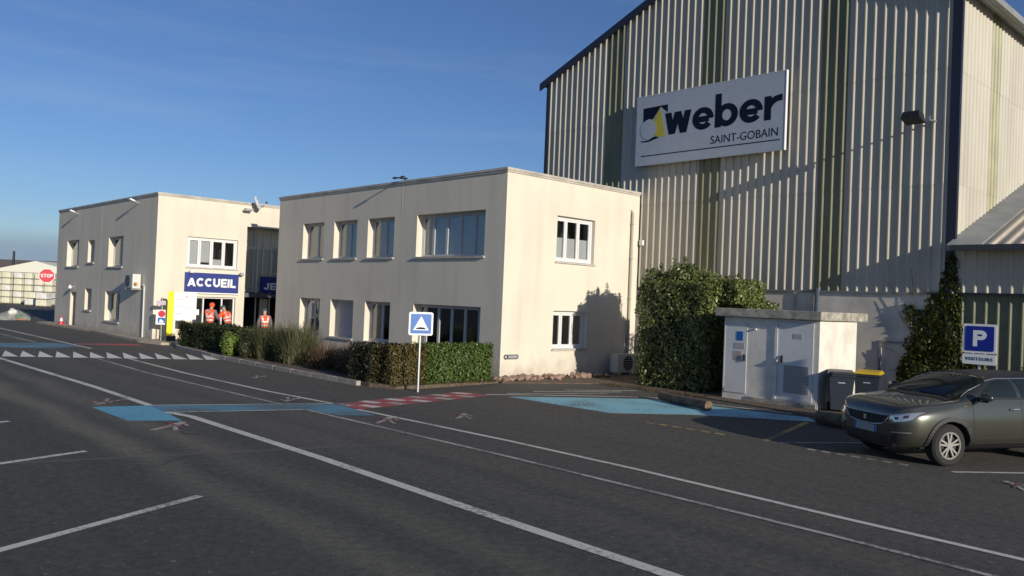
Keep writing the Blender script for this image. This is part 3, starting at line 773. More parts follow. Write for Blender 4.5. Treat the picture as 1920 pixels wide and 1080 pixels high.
# ---- far office block
X2, Y2, YF, XR = 12.76, 35.90, 51.0, 24.0
H2 = 6.32
far = empty('reception_building', (X2, Y2, 0), 'two-storey cream reception block at the left with the blue ACCUEIL board over its door', 'building')
gA, gB = FA(X2), FB(Y2)
wu = [(46.99, 49.15, 3.20, 4.63), (44.36, 45.42, 3.40, 4.55), (40.08, 42.18, 3.18, 4.63)]
wl_ = [(44.50, 45.58, 0.98, 2.09), (40.23, 42.33, 0.58, 2.02)]
dr = (47.09, 48.12, 0.02, 1.86)
D2_ = 0.26
wall_mesh(gA, Y2, YF, -0.1, H2, [(*w, D2_) for w in wu+wl_] + [(*dr, D2_)]).build('wall', M_wall, far)
WF = (14.10, 16.40, 3.26, 4.60); DF = (14.45, 16.40, 0.02, 1.97)
RX = 16.81; RZ = 5.28
# south front: solid part, then the band over the glazed recess
wall_mesh(gB, X2, RX, -0.1, H2, [(*WF, 0.2), (*DF, 0.25)]).build('wall', M_wall, far)
mb = MB(); fbox(mb, gB, RX+0.001, XR, RZ, H2, 0, 0.35); mb.build('lintel_band', M_wall, far)
mb = MB()
mb.quad((RX, Y2, -0.1), (RX, Y2+1.6, -0.1), (RX, Y2+1.6, RZ), (RX, Y2, RZ))
mb.quad((X2, YF, -0.1), (XR, YF, -0.1), (XR, YF, H2), (X2, YF, H2)); mb.quad((XR, Y2+0.36, -0.1), (XR, YF, -0.1), (XR, YF, H2), (XR, Y2+0.36, H2))
mb.quad((RX, Y2+0.351, RZ-0.02), (XR, Y2+0.351, RZ-0.02), (XR, Y2+1.7, RZ-0.02), (RX, Y2+1.7, RZ-0.02))
mb.build('wall', M_wall, far)
MB().quad((X2, Y2, H2-0.3), (XR, Y2, H2-0.3), (XR, YF, H2-0.3), (X2, YF, H2-0.3)).build('roof', M_roofgrey, far)
cp = MB()
cp.box(X2-0.05, X2+0.25, Y2-0.05, YF+0.05, H2+0.002, H2+0.07); cp.box(X2+0.252, XR, Y2-0.05, Y2+0.25, H2+0.002, H2+0.07)
cp.box(X2-0.03, X2-0.002, Y2-0.03, YF+0.03, H2-0.06, H2); cp.box(X2-0.001, XR, Y2-0.03, Y2-0.002, H2-0.06, H2)
cp.build('coping', M_coping, far)
mb = MB(); mb.box(X2-0.006, X2-0.002, 43.40, 43.44, 0.1, 6.2); mb.build('crack_seam', M_sill, far)
for w in wu:
    window(far, gA, *w, D2_, [1, 1] if w[1]-w[0] > 1.5 else [1], frame=M_pvcgrey, blinds=[(M_curtain, 0, 1), None] if w[1]-w[0] > 1.5 else [(M_curtain, 0, 1)])
for w in wl_:
    window(far, gA, *w, D2_, [1, 1] if w[1]-w[0] > 1.5 else [1], frame=M_pvcgrey, blinds=[(M_curtain, 0, 1), None] if w[1]-w[0] > 1.5 else [None])
mb = MB(); fbox(mb, gA, dr[0]+0.004, dr[1]-0.004, 0.03, 1.85, D2_-0.03, D2_+0.03)
d_ = mb.build('door', mat('grey_door', (0.35, 0.35, 0.34), 0.5), far)
mb = MB(); fbox(mb, gA, 47.18, 47.22, 0.9, 1.0, D2_-0.07, D2_-0.032); mb.build('handle', M_metal, d_)
window(far, gB, *WF, 0.13, [0.9, 1, 1, 1], blinds=[(M_greyblind, 0, 1), (M_greyblind, 0.1, 1), (M_greyblind, 0, 0.25), None], fw_=0.07, sash=0.07)
# glazed reception door
mb = MB()
a, b, c, d = DF[0]+0.004, DF[1]-0.004, 0.03, 1.965
fbox(mb, gB, a, b, d-0.06, d, 0.12, 0.2)
for x in (a, 14.93, 15.78, b-0.06): fbox(mb, gB, x, x+0.06, c, d-0.062, 0.12, 0.2)
df = mb.build('glazed_door', M_pvc, far)
for x0_, x1_ in ((a+0.062, 14.928), (15.842, b-0.062)):
    mb = MB(); fbox(mb, gB, x0_, x1_, c, d-0.064, 0.155, 0.165); mb.build('pane', M_glass, df)
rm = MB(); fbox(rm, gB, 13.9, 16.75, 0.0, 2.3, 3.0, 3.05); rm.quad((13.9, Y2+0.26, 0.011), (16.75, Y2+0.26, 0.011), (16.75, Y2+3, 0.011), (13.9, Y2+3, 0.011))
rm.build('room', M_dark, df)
mb = MB(); fbox(mb, gB, 14.52, 14.78, 1.15, 1.40, 0.10, 0.118); mb.build('notice', M_white, df)
# glazed link in the recess
YG = Y2+0.65
gG = FB(YG)
M_frameg = mat('olive_grey_frame', (0.72, 0.69, 0.55), 0.5)
mb = MB(); fbox(mb, gG, RX+0.01, 21.0, 4.30, RZ-0.03, 0.02, 0.06)
link = mb.build('glazed_link', M_frameg, far)
for x0_, x1_, z0_, z1_ in ((17.0, 17.45, 4.5, 5.15), (17.0, 17.45, 2.35, 4.2), (18.45, 18.85, 3.2, 4.35), (19.0, 19.4, 3.2, 4.35), (19.6, 20.2, 3.2, 4.35)):
    mb = MB(); fbox(mb, gG, x0_, x1_, z0_, z1_, -0.02, 0.0); g_ = mb.build('pane', M_glass, link)
    mb = MB(); fbox(mb, gG, x0_-0.06, x0_-0.002, z0_, z1_, -0.05, 0.01); fbox(mb, gG, x1_+0.002, x1_+0.06, z0_, z1_, -0.05, 0.01)
    fbox(mb, gG, x0_-0.06, x1_+0.06, z0_-0.06, z0_-0.002, -0.05, 0.01); fbox(mb, gG, x0_-0.06, x1_+0.06, z1_+0.002, z1_+0.06, -0.05, 0.01)
    mb.build('pane_frame', M_pvcgrey, link)
mb = MB(); fbox(mb, gG, RX+0.01, 21.0, 2.25, 4.29, 0.03, 0.07); mb.build('panel', mat('olive_panel', (0.52, 0.50, 0.40), 0.5), link)
mb = MB()
for x in (17.62, 17.9, 18.32, 18.93, 19.5): fbox(mb, gG, x, x+0.06, 0.05, RZ-0.04, -0.09, -0.055)
mb.build('mullion', M_frameg, link)
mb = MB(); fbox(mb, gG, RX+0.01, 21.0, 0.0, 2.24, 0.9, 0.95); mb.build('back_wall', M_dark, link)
mb = MB(); fbox(mb, gG, 17.9, 18.3, 0.05, 1.95, 0.02, 0.06); fbox(mb, gG, 19.05, 19.2, 0.05, 1.95, 0.02, 0.06); mb.build('door_frame', M_frameg, link)
mb = MB(); fbox(mb, gG, RX+0.02, 21.0, 2.02, 2.22, -0.6, 0.0); mb.build('canopy', mat('canopy_grey', (0.10, 0.10, 0.11), 0.5), link)
mb = MB(); mb.tube([(17.95, YG-0.7, 2.1), (18.1, YG-0.72, 2.05)], 0.05, 8); mb.build('entrance_lamp', M_white, link)
# blue board standing in for a sign reflected in the recess glazing
t = empty('reflected_sign_board', (18.9, YG-0.16, 2.75), 'dark blue board with pale letters standing in for a sign reflection in the glazed recess', 'sign')
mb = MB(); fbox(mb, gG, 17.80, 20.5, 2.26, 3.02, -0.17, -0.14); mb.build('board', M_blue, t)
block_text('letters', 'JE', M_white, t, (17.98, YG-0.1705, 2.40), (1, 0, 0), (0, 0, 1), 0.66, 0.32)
# ACCUEIL board
t = empty('reception_board', (15.25, Y2, 2.6), 'blue board with white ACCUEIL lettering over the reception door', 'sign')
MB().box(14.03, 16.46, Y2-0.10, Y2-0.004, 2.17, 3.03).build('board', M_blue, t)
mb = MB()
mb.box(13.99, 16.50, Y2-0.105, Y2-0.003, 2.11, 2.165); mb.build('lower_trim', M_white, t)
block_text('letters', 'ACCUEIL', M_white, t, (14.13, Y2-0.1005, 2.42), (1, 0, 0), (0, 0, 1), 2.20, 0.38, T=0.25, gap=0.085)
for x, l in ((14.25, 'small white spotlight at the left end of the ACCUEIL board'), (16.55, 'small dark spotlight at the right end of the ACCUEIL board')):
    t = empty('spotlight', (x, Y2-0.1, 3.05), l, 'lamp')
    MB().tube([(x, Y2-0.003, 3.08), (x, Y2-0.22, 3.08)], 0.02, 6).build('arm', M_metal, t)
    MB().tube([(x-0.08, Y2-0.22, 3.06), (x+0.08, Y2-0.22, 3.06)], [0.07, 0.07], 10).build('lamp_head', M_white if x < 15 else M_post, t)
# satellite dish and floodlight on the parapet
t = empty('satellite_dish', (17.05, Y2, 6.2), 'pale satellite dish on the reception block parapet', 'satellite dish')
dm = MB(); N_ = 20; ctr = Vector((17.10, Y2-0.32, 6.38)); ax = Vector((0.75, -0.6, 0.35)).normalized()
u_ = ax.cross(Vector((0, 0, 1))).normalized(); w_ = u_.cross(ax)
rings = []
for r_, dz in ((0.0, -0.08), (0.12, -0.07), (0.24, -0.04), (0.34, 0.0)):
    rings.append([tuple(ctr + ax*dz + (u_*math.cos(2*math.pi*k_/N_) + w_*math.sin(2*math.pi*k_/N_))*max(r_, 0.001)) for k_ in range(N_)])
for i in range(3):
    for k_ in range(N_):
        j = (k_+1) % N_; dm.quad(rings[i][k_], rings[i][j], rings[i+1][j], rings[i+1][k_])
o = dm.build('reflector', M_white, t, smooth=True)
md = o.modifiers.new('thick', 'SOLIDIFY'); md.thickness = 0.012
mb = MB(); mb.tube([tuple(ctr-ax*0.08), (17.02, Y2-0.12, 6.28), (17.02, Y2-0.002, 6.22)], 0.025, 6); mb.tube([tuple(ctr-w_*0.3), tuple(ctr+ax*0.35-w_*0.1)], 0.012, 6); mb.build('bracket', M_post, t)
mb = MB(); p = ctr+ax*0.35-w_*0.1; mb.tube([tuple(p), tuple(p+ax*0.09)], 0.035, 8); mb.build('receiver', M_black, t)
t = empty('floodlight', (16.9, Y2, 6.1), 'dark floodlight under the satellite dish', 'lamp', 'wall floodlights on arms')
MB().tube([(17.0, Y2-0.003, 6.02), (16.75, Y2-0.3, 6.06)], 0.02, 6).build('arm', M_post, t)
mb = MB(); mb.box(16.5, 16.85, Y2-0.45, Y2-0.25, 6.0, 6.08); mb.build('lamp_head', M_post, t)
# floodlights on the grey sides
def floodlight(base, L_, label, headm):
    bx, by, bz = base
    t = empty('floodlight', base, label, 'lamp', 'wall floodlights on arms')
    MB().tube([(bx-0.003, by, bz), (bx-L_*0.6, by, bz+0.09)], 0.022, 6).build('arm', M_post, t)
    mb = MB(); mb.hexa([(bx-L_*0.5, by-0.11, bz+0.04), (bx-L_, by-0.11, bz+0.10), (bx-L_, by+0.11, bz+0.10), (bx-L_*0.5, by+0.11, bz+0.04),
                        (bx-L_*0.5, by-0.11, bz+0.10), (bx-L_, by-0.11, bz+0.18), (bx-L_, by+0.11, bz+0.18), (bx-L_*0.5, by+0.11, bz+0.10)])
    mb.build('lamp_head', headm, t)
floodlight((X2, 47.41, 6.02), 0.42, 'white floodlight on an arm at the far end of the reception block', M_white)
floodlight((X2, 38.24, 6.05), 0.42, 'white floodlight on an arm near the corner of the reception block', M_white)
t = empty('roof_lamp', (X0, 23.3, 6.38), 'dark round lamp on the roof edge of the near office block', 'lamp')
mb = MB(); mb.tube([(X0+0.05, 23.3, 6.376), (X0+0.05, 23.3, 6.46)], 0.03, 6); mb.tube([(X0+0.15, 23.3, 6.47), (X0-0.42, 23.3, 6.44)], 0.025, 6); mb.build('arm', M_black, t)
mb = MB(); mb.tube([(X0-0.05, 23.3, 6.44), (X0-0.05, 23.3, 6.49), (X0-0.05, 23.3, 6.54)], [0.12, 0.11, 0.04], 12); mb.build('lamp_head', M_black, t)
mb = MB(); mb.box(X0-0.44, X0-0.32, 23.24, 23.36, 6.39, 6.44); mb.build('lens', M_black, t)
# wall lamp over the side door
t = empty('door_lamp', (X2, 47.6, 2.1), 'small white lamp over the side door of the reception block', 'lamp')
mb = MB(); mb.tube([(X2-0.003, 47.6, 2.12), (X2-0.18, 47.6, 2.16)], 0.02, 6); mb.build('arm', M_post, t)
mb = MB(); mb.tube([(X2-0.18, 47.6, 2.22), (X2-0.18, 47.6, 2.05)], [0.05, 0.10], 10); mb.build('lamp_shade', M_white, t)

# air conditioners
def aircon(label, fn, u0, u1, z0, z1, d0, d1, bracket):
    t = empty('air_conditioner', fn((u0+u1)/2, z0, d0), label, 'air conditioner')
    mb = MB(); fbox(mb, fn, u0, u1, z0, z1, -d1, -d0); mb.build('casing', M_aircon, t)
    c = ((u0+u1)/2 + (u1-u0)*0.12, (z0+z1)/2); r = (z1-z0)*0.40
    MB().prism(circle(*c, r, 20), -d1-0.02, -d1-0.002, lambda u, v, d: fn(u, v, d)).build('fan_grille', M_black, t)
    mb = MB()
    for i in range(7):
        zz = z0+0.06+i*(z1-z0-0.12)/6
        fbox(mb, fn, u0+0.03, u1-0.03, zz, zz+0.012, -d1-0.032, -d1-0.021)
    mb.build('guard_bars', M_post, t)
    mb = MB()
    if bracket:
        fbox(mb, fn, u0+0.1, u0+0.14, z0-0.05, z0-0.002, -d1, -0.003); fbox(mb, fn, u1-0.14, u1-0.1, z0-0.05, z0-0.002, -d1, -0.003)
    else:
        fbox(mb, fn, u0+0.1, u0+0.2, 0.02, z0-0.002, -d1, -d0); fbox(mb, fn, u1-0.2, u1-0.1, 0.02, z0-0.002, -d1, -d0)
    mb.build('support', M_post, t)
    return t
t = aircon('white air conditioner on brackets on the grey side of the reception block', gA, 37.35, 38.35, 2.22, 2.85, 0.08, 0.42, True)
mb = MB(); mb.tube([(X2-0.04, 37.1, 2.4), (X2-0.04, 36.98, 2.3), (X2-0.04, 36.95, 0.1)], 0.035, 6); mb.build('pipe', M_aircon, t)
mb = MB(); mb.tube([(X2-0.30, 37.28, 2.42), (X2-0.30, 37.18, 2.42)], [0.08, 0.06], 8); mb.build('valve_cover', mat('copper_orange', (0.55, 0.28, 0.06), 0.5), t)
aircon('air conditioner standing on the ground in the bush shadow', fB, 21.45, 22.35, 0.10, 0.72, 0.15, 0.48, False)

# ------------------------------------------------------------------ tall hall
XS, YH0, YH1, EAVE, RIDGE_Y = 23.0, 7.72, 22.80, 11.1, 15.26
SL = 0.412
rake = lambda y: EAVE + SL*(min(y-YH0, YH1-y))
hall = empty('warehouse_hall', (XS, RIDGE_Y, 0), 'tall cream ribbed metal warehouse hall with dark green strips behind the office block', 'building')
PITCH = 0.2767
RIB = [(0.0, 0.0), (0.036, 0.032), (0.062, 0.032), (0.096, 0.0)]      # (along from sun side, out)
def profile(u0, u1, ph):
    """list of (u, out) from u0 to u1; ribs start at ph + k*PITCH; u grows away from the sun side"""
    pts = []
    k0 = math.floor((u0-ph)/PITCH)-1; k1 = math.ceil((u1-ph)/PITCH)+1
    for k in range(k0, k1):
        for du, o in RIB: pts.append((ph+k*PITCH+du, o))
    def val(u):
        for i in range(len(pts)-1):
            if pts[i][0] <= u <= pts[i+1][0]:
                t = (u-pts[i][0])/max(1e-9, pts[i+1][0]-pts[i][0]); return pts[i][1]*(1-t)+pts[i+1][1]*t
        return 0
    return [(u0, val(u0))] + [p for p in pts if u0+1e-4 < p[0] < u1-1e-4] + [(u1, val(u1))]
def clad(fn, u0, u1, zlo, zhi, ph, out0):
    """ribbed sheet; zlo/zhi functions of u"""
    mb = MB(); pr = profile(u0, u1, ph)
    for i in range(len(pr)-1):
        (a, oa), (b, ob) = pr[i], pr[i+1]
        za0, za1, zb0, zb1 = zlo(a), zhi(a), zlo(b), zhi(b)
        mb.quad(fn(a, za0, -oa-out0), fn(b, zb0, -ob-out0), fn(b, zb1, -ob-out0), fn(a, za1, -oa-out0))
    return mb
hS = FA(XS); hB = FB(YH0)
SW = 3*PITCH
laps = [3.05, 5.95, 9.05]
for n in range(-10, 11):
    c_ = 15.22 + SW*n; u0_, u1_ = max(YH0+0.16, c_-SW/2), min(YH1-0.05, c_+SW/2)
    if u1_-u0_ < 0.03: continue
    green = (n % 5 == 0) and abs(n) <= 5
    for j, zl in enumerate(laps):
        last = j == len(laps)-1
        if last:
            mbk = None
            us = [u0_, u1_] if not (u0_ < RIDGE_Y < u1_) else [u0_, RIDGE_Y, u1_]
            mb = MB()
            for q0, q1 in zip(us[:-1], us[1:]):
                m2 = clad(hS, q0, q1, lambda u: zl, lambda u: rake(u)-0.02, c_-SW/2+0.06, 0.006*j)
                b0 = len(mb.v); mb.v += m2.v; mb.f += [tuple(b0+i for i in f) for f in m2.f]; mb.mi += m2.mi
        else:
            mb = clad(hS, u0_, u1_, lambda u: zl, lambda u: laps[j+1]+0.08, c_-SW/2+0.06, 0.006*j)
        mb.build('cladding_sheet', M_olive if green else M_clad, hall, fix=False)
# long side wall facing the sun
XB1 = 40.0
n = 0; x = XS+0.12
while x < XB1:
    x1_ = min(XB1, x+SW)
    green = n % 5 == 3
    for j, (z0_, z1_) in enumerate(((3.9, 6.0), (5.95, 9.0), (8.95, 11.25))):
        clad(hB, x, x1_, lambda u: z0_, lambda u: z1_, x+0.06, 0.006*j).build('cladding_sheet', M_oliveB if green else M_clad, hall, fix=False)
    x = x1_; n += 1
# lower concrete wall
mb = MB()
mb.box(XS+0.03, XS+0.3, YH0, YH1, -0.1, 3.06)
mb.build('plinth_wall', M_concrete, hall)
mb = MB(); mb.quad((XS+0.02, YH0+0.01, 3.0), (XS+0.02, YH1-0.01, 3.0), (XS+0.02, YH1-0.01, EAVE-0.05), (XS+0.02, RIDGE_Y, rake(RIDGE_Y)-0.1), (XS+0.02, YH0+0.01, EAVE-0.05))
mb.quad((XS, YH1, 0), (60, YH1, 0), (60, YH1, EAVE), (XS, YH1, EAVE))
mb.quad((XS+0.05, YH0+0.05, 0), (60, YH0+0.05, 0), (60, YH0+0.05, EAVE+0.1), (XS+0.05, YH0+0.05, EAVE+0.1))
mb.build('inner_wall', M_clad, hall, fix=False)
mb = MB()
for s_ in (0, 1):
    ye = YH0-0.35 if s_ == 0 else YH1+0.35
    ze = EAVE - 0.35*SL + 0.10; zr = rake(RIDGE_Y)+0.10
    mb.hexa([(XS-0.12, ye, ze-0.08), (60, ye, ze-0.08), (60, RIDGE_Y, zr-0.08), (XS-0.12, RIDGE_Y, zr-0.08),
             (XS-0.12, ye, ze), (60, ye, ze), (60, RIDGE_Y, zr), (XS-0.12, RIDGE_Y, zr)])
mb.build('roof', M_roofgrey, hall)
mb = MB()
for s_ in (0, 1):
    ye = YH0-0.38 if s_ == 0 else YH1+0.38
    ze = EAVE - 0.38*SL
    mb.hexa([(XS-0.17, ye, ze-0.16), (XS-0.122, ye, ze-0.16), (XS-0.122, RIDGE_Y, rake(RIDGE_Y)-0.16), (XS-0.17, RIDGE_Y, rake(RIDGE_Y)-0.16),
             (XS-0.17, ye, ze+0.13), (XS-0.122, ye, ze+0.13), (XS-0.122, RIDGE_Y, rake(RIDGE_Y)+0.13), (XS-0.17, RIDGE_Y, rake(RIDGE_Y)+0.13)])
mb.build('rake_trim', M_navy, hall)
mb = MB(); mb.box(XS-0.12, 60, YH0-0.50, YH0-0.36, EAVE-0.12, EAVE+0.06); mb.build('gutter', M_roofgrey, hall)
mb = MB(); mb.box(XS-0.042, XS+0.10, YH0-0.085, YH0+0.15, 0.05, EAVE-0.05); mb.build('corner_trim', M_navy, hall)
mb = MB(); mb.box(XS-0.07, XS+0.10, YH1-0.10, YH1+0.06, 0.05, EAVE-0.1); mb.build('corner_trim', M_navy, hall)
mb = MB(); mb.tube([(XS-0.06, 11.34, 3.12), (XS-0.06, 11.34, 0.1)], 0.07, 8); mb.build('downpipe', mat('blue_grey_pipe', (0.05, 0.07, 0.11), 0.5), hall)
mb = MB(); mb.box(XS-0.02, XS+0.028, 12.0, 12.10, 0.1, 3.04); mb.build('pale_post', M_coping, hall)
mb = MB(); mb.box(XS-0.03, XS+0.028, YH0+0.2, YH1-0.2, 3.0, 3.045); mb.build('drip_flashing', M_roofgrey, hall)
# door panel in the plinth
mb = MB(); yb0, yb1 = 8.35, 9.53
mb.box(XS-0.0, XS+0.028, yb1-0.06, yb1, 0.03, 1.70); mb.box(XS-0.0, XS+0.028, yb0, yb0+0.06, 0.03, 1.70); mb.box(XS-0.0, XS+0.028, yb0+0.062, yb1-0.062, 1.64, 1.70)
dd = mb.build('side_door', M_kpanel, hall)
mb = MB(); mb.box(XS+0.008, XS+0.026, yb0+0.065, yb1-0.20, 0.05, 1.58); mb.build('door_leaf', M_concrete, dd)
mb = MB(); mb.tube([(XS-0.02, yb1-0.08, 0.2), (XS-0.02, yb1-0.08, 1.5)], 0.012, 6); mb.build('bolt_rod', M_metal, dd)
# little white box on the hall
t = empty('alarm_box', (XS, 17.86, 4.6), 'small white box on the ribbed hall wall above the tall bush', 'box')
MB().box(XS-0.14, XS-0.045, 17.76, 17.90, 4.5, 4.68).build('box_body', M_white, t)
MB().box(XS-0.08, XS-0.044, 17.905, 18.1, 4.55, 4.60).build('cable_stub', M_post, t)
# hall floodlight
t = empty('floodlight', (XS, 8.35, 7.6), 'dark floodlight high on the ribbed hall wall', 'lamp', 'wall floodlights on arms')
MB().tube([(XS-0.04, 8.2, 7.62), (XS-0.55, 8.45, 7.66)], 0.025, 6).build('arm', M_metal, t)
mb = MB(); mb.hexa([(XS-0.95, 8.30, 7.60), (XS-0.52, 8.30, 7.50), (XS-0.52, 8.78, 7.50), (XS-0.95, 8.78, 7.60),
                    (XS-0.90, 8.34, 7.78), (XS-0.55, 8.34, 7.76), (XS-0.55, 8.74, 7.76), (XS-0.90, 8.74, 7.78)]); mb.build('lamp_head', M_black, t)
mb = MB(); mb.box(XS-0.56, XS-0.5, 8.18, 8.29, 7.55, 7.68); mb.build('ballast', M_metal, t)

# ---- big sign
S_X = XS-0.26
sign = empty('company_sign', (S_X, 15.3, 7.3), 'large pale sign with dark weber SAINT-GOBAIN lettering on the hall wall', 'sign')
ys0, ys1, zs0, zs1 = 12.46, 18.13, 7.28, 9.70
MB().box(S_X, S_X+0.10, ys0, ys1, zs0, zs1).build('panel', M_signgrey, sign)
mb = MB()
for y in (12.9, 14.8, 16.7, 17.9): mb.box(S_X+0.102, XS-0.042, y, y+0.06, zs0+0.1, zs1-0.1)
mb.build('mounting_rail', M_metal, sign)
mb = MB(); mb.box(S_X-0.008, S_X+0.102, ys0-0.022, ys0-0.002, zs0, zs1); mb.box(S_X-0.008, S_X+0.102, ys0-0.022, ys1+0.02, zs1+0.002, zs1+0.02); mb.build('frame', M_white, sign)
FS = lambda u, v, d: (S_X + d, u, v)
MB().prism([(17.84, 9.29), (16.80, 9.30), (16.80, 9.02), (17.02, 9.20), (17.10, 9.26), (17.42, 8.86), (17.60, 8.90), (17.84, 8.74)][::-1], -0.002, -0.0005, FS).build('logo_mark', M_ink, sign)
MB().prism([(17.12, 9.235), (17.40, 8.80), (17.30, 8.24), (16.86, 8.22)], -0.004, -0.0025, FS).build('logo_arrow', M_yell, sign)
MB().prism(circle(17.60, 8.53, 0.345, 28), -0.006, -0.0045, FS).build('logo_disc', M_signgrey, sign)
MB().prism([(17.92, 8.17), (17.80, 8.10), (17.55, 8.10), (17.15, 8.19), (17.22, 8.25), (17.38, 8.24), (17.55, 8.16), (17.78, 8.14)], -0.008, -0.0065, FS).build('logo_swoosh', M_ink, sign)
U_, V_ = (0, -1, 0), (0, 0, 1)
block_text('letters', 'weber', M_ink, sign, (S_X-0.0005, 16.90, 8.25), U_, V_, 4.33, 0.745, T=0.26, gap=0.06, ext=0.003)
text_obj('letters', 'SAINT-GOBAIN', M_ink, sign, (S_X-0.001, 15.05, 7.735), U_, V_, 2.38, 0.262, 0.002)
MB().box(S_X-0.006, S_X-0.001, 12.60, 17.87, 7.595, 7.625).build('rule_line', M_ink, sign)

# ------------------------------------------------------------------ annex at the right
XA = 22.96
annex = empty('annex_shed', (XA, 4, 0), 'low lean-to shed with ribbed sloping roof at the right edge', 'building')
aS = FA(XA)
y = YH0-0.13; k = 0
YA0 = -6.0
while y > YA0:
    y0_ = max(YA0, y-SW)
    clad(aS, y0_, y, lambda u: 3.07, lambda u: 4.24, y0_+0.05, 0.0).build('cladding_sheet', M_clad, annex, fix=False)
    clad(FA(XA+0.10), y0_, y, lambda u: 0.05, lambda u: 3.055, y0_+0.09, 0.0).build('lower_sheet', M_annexol, annex, fix=False)
    y = y0_
mb = MB(); mb.box(XA-0.02, XA+0.10, YA0, YH0-0.14, 3.02, 3.065); mb.build('drip_rail', M_navy, annex)
mb = MB(); mb.box(XA-0.50, XA-0.39, YA0, YH0-0.13, 4.13, 4.27); mb.build('gutter', mat('gutter_dark', (0.05, 0.055, 0.06), 0.5), annex)
mb = MB(); mb.box(XA+0.2, 38, YA0, YH0-0.2, 0.0, 3.9); mb.build('inner_wall', M_annex, annex)
mb = MB(); mb.hexa([(XA-0.38, YA0, 4.135), (XA-0.01, YA0, 4.225), (XA-0.01, YH0-0.15, 4.225), (XA-0.38, YH0-0.15, 4.135), (XA-0.38, YA0, 4.155), (XA-0.01, YA0, 4.25), (XA-0.01, YH0-0.15, 4.25), (XA-0.38, YH0-0.15, 4.155)]); mb.build('soffit', M_roofgrey, annex)
sl = 0.372
def roofz(x): return 4.30 + (x-XA)*sl
y = YH0-0.14-0.55; pit = 0.33
while y > YA0:
    y0_ = y-3*pit
    mb = MB()
    for r_ in range(3):
        b0 = y - r_*pit
        pr = [(b0, 0.0), (b0-0.19, 0.0), (b0-0.225, 0.055), (b0-0.285, 0.055), (b0-pit, 0.0)]
        for (ya, oa), (yb, ob) in zip(pr[:-1], pr[1:]):
            mb.quad((XA-0.47, ya, roofz(XA-0.47)+oa), (XA-0.47, yb, roofz(XA-0.47)+ob), (34, yb, roofz(34)+ob), (34, ya, roofz(34)+oa))
    o = mb.build('roof_sheet', M_roofsheet, annex, fix=False)
    y = y0_
mb = MB(); mb.hexa([(XA-0.46, YH0-0.72, roofz(XA-0.46)+0.0), (34, YH0-0.72, roofz(34)+0.0), (34, YH0-0.03, roofz(34)+0.0), (XA-0.46, YH0-0.03, roofz(XA-0.46)+0.0),
                    (XA-0.46, YH0-0.72, roofz(XA-0.46)+0.03), (34, YH0-0.72, roofz(34)+0.03), (34, YH0-0.03, roofz(34)+0.16), (XA-0.46, YH0-0.03, roofz(XA-0.46)+0.16)])
mb.build('wall_flashing', M_roofgrey, annex)

# ------------------------------------------------------------------ transformer kiosk
KX0, KX1, KY0, KY1 = 19.15, 21.2, 9.36, 12.02
kiosk = empty('utility_kiosk', (KX0, (KY0+KY1)/2, 0), 'white flat-roofed utility kiosk with metal doors between the bush and the bins', 'kiosk')
kS = FA(KX0)
wall_mesh(kS, KY0, KY1, -0.1, 2.19, [(11.32, 11.96, 0.20, 2.02, 0.06), (9.50, 10.45, 0.17, 2.13, 0.06)]).build('wall', M_kiosk, kiosk)
mb = MB(); mb.quad((KX0, KY0, -0.1), (KX1, KY0, -0.1), (KX1, KY0, 2.19), (KX0, KY0, 2.19)); mb.quad((KX1, KY0, -0.1), (KX1, KY1, -0.1), (KX1, KY1, 2.19), (KX1, KY0, 2.19)); mb.quad((KX0, KY1, -0.1), (KX1, KY1, -0.1), (KX1, KY1, 2.19), (KX0, KY1, 2.19))
mb.build('wall', M_kiosk, kiosk)
o = MB().box(KX0-0.16, KX1+0.42, KY0-0.10, KY1+0.2, 2.2, 2.42).build('roof_slab', M_slab, kiosk)
bv = o.modifiers.new('bevel', 'BEVEL'); bv.width = 0.015; bv.segments = 2
mb = MB(); fbox(mb, kS, 11.325, 11.955, 0.205, 2.015, -0.015, 0.04); d1 = mb.build('door', M_kdoor, kiosk)
mb = MB(); fbox(mb, kS, 9.505, 10.445, 0.175, 2.125, -0.015, 0.04); d2 = mb.build('door', M_kdoor, kiosk); d2['label'] = 'wide door with grey louvred lower panel'
mb = MB(); fbox(mb, kS, 11.445, 11.635, 1.58, 1.82, -0.021, -0.0155); mb.build('blue_notice', M_rblue, d1)
mb = MB(); fbox(mb, kS, 11.40, 11.69, 1.36, 1.52, -0.021, -0.0155); mb.build('grey_notice', M_printgrey, d1)
mb = MB(); fbox(mb, kS, 11.48, 11.72, 1.05, 1.30, -0.018, -0.0152); mb.build('torn_sticker', mat('sticker_tan', (0.42, 0.36, 0.33), 0.8, var=0.3, vscale=12), d1)
mb = MB(); fbox(mb, kS, 11.36, 11.40, 1.05, 1.22, -0.05, -0.0155); mb.build('handle', M_black, d1)
mb = MB(); fbox(mb, kS, 9.80, 10.03, 1.72, 1.84, -0.021, -0.0155); mb.build('label_plate', M_printgrey, d2)
nl = 12
for i in range(nl):
    z_ = 0.36 + i*0.69/nl
    mb = MB(); fbox(mb, kS, 9.60, 10.26, z_, z_+0.69/nl-0.01, -0.022 - 0.004*(i % 2), -0.0155); mb.build('louvre', M_kpanel, d2)
mb = MB(); fbox(mb, kS, 10.30, 10.34, 1.10, 1.28, -0.055, -0.0155); mb.build('handle', M_black, d2)
mb = MB(); fbox(mb, kS, 10.455, 10.53, 0.17, 2.1, -0.035, -0.002); mb.build('hinge_post', M_kdoor, kiosk)
mb = MB(); mb.tube([(KX0-0.03, 10.47, 1.05), (KX0-0.07, 10.44, 1.12), (KX0-0.03, 10.42, 1.2)], 0.03, 6); mb.build('padlock', M_metal, kiosk)
mb = MB(); fbox(mb, kS, 11.965, 12.0, 0.3, 2.0, -0.025, -0.002); mb.build('hinge_post', M_kdoor, kiosk)
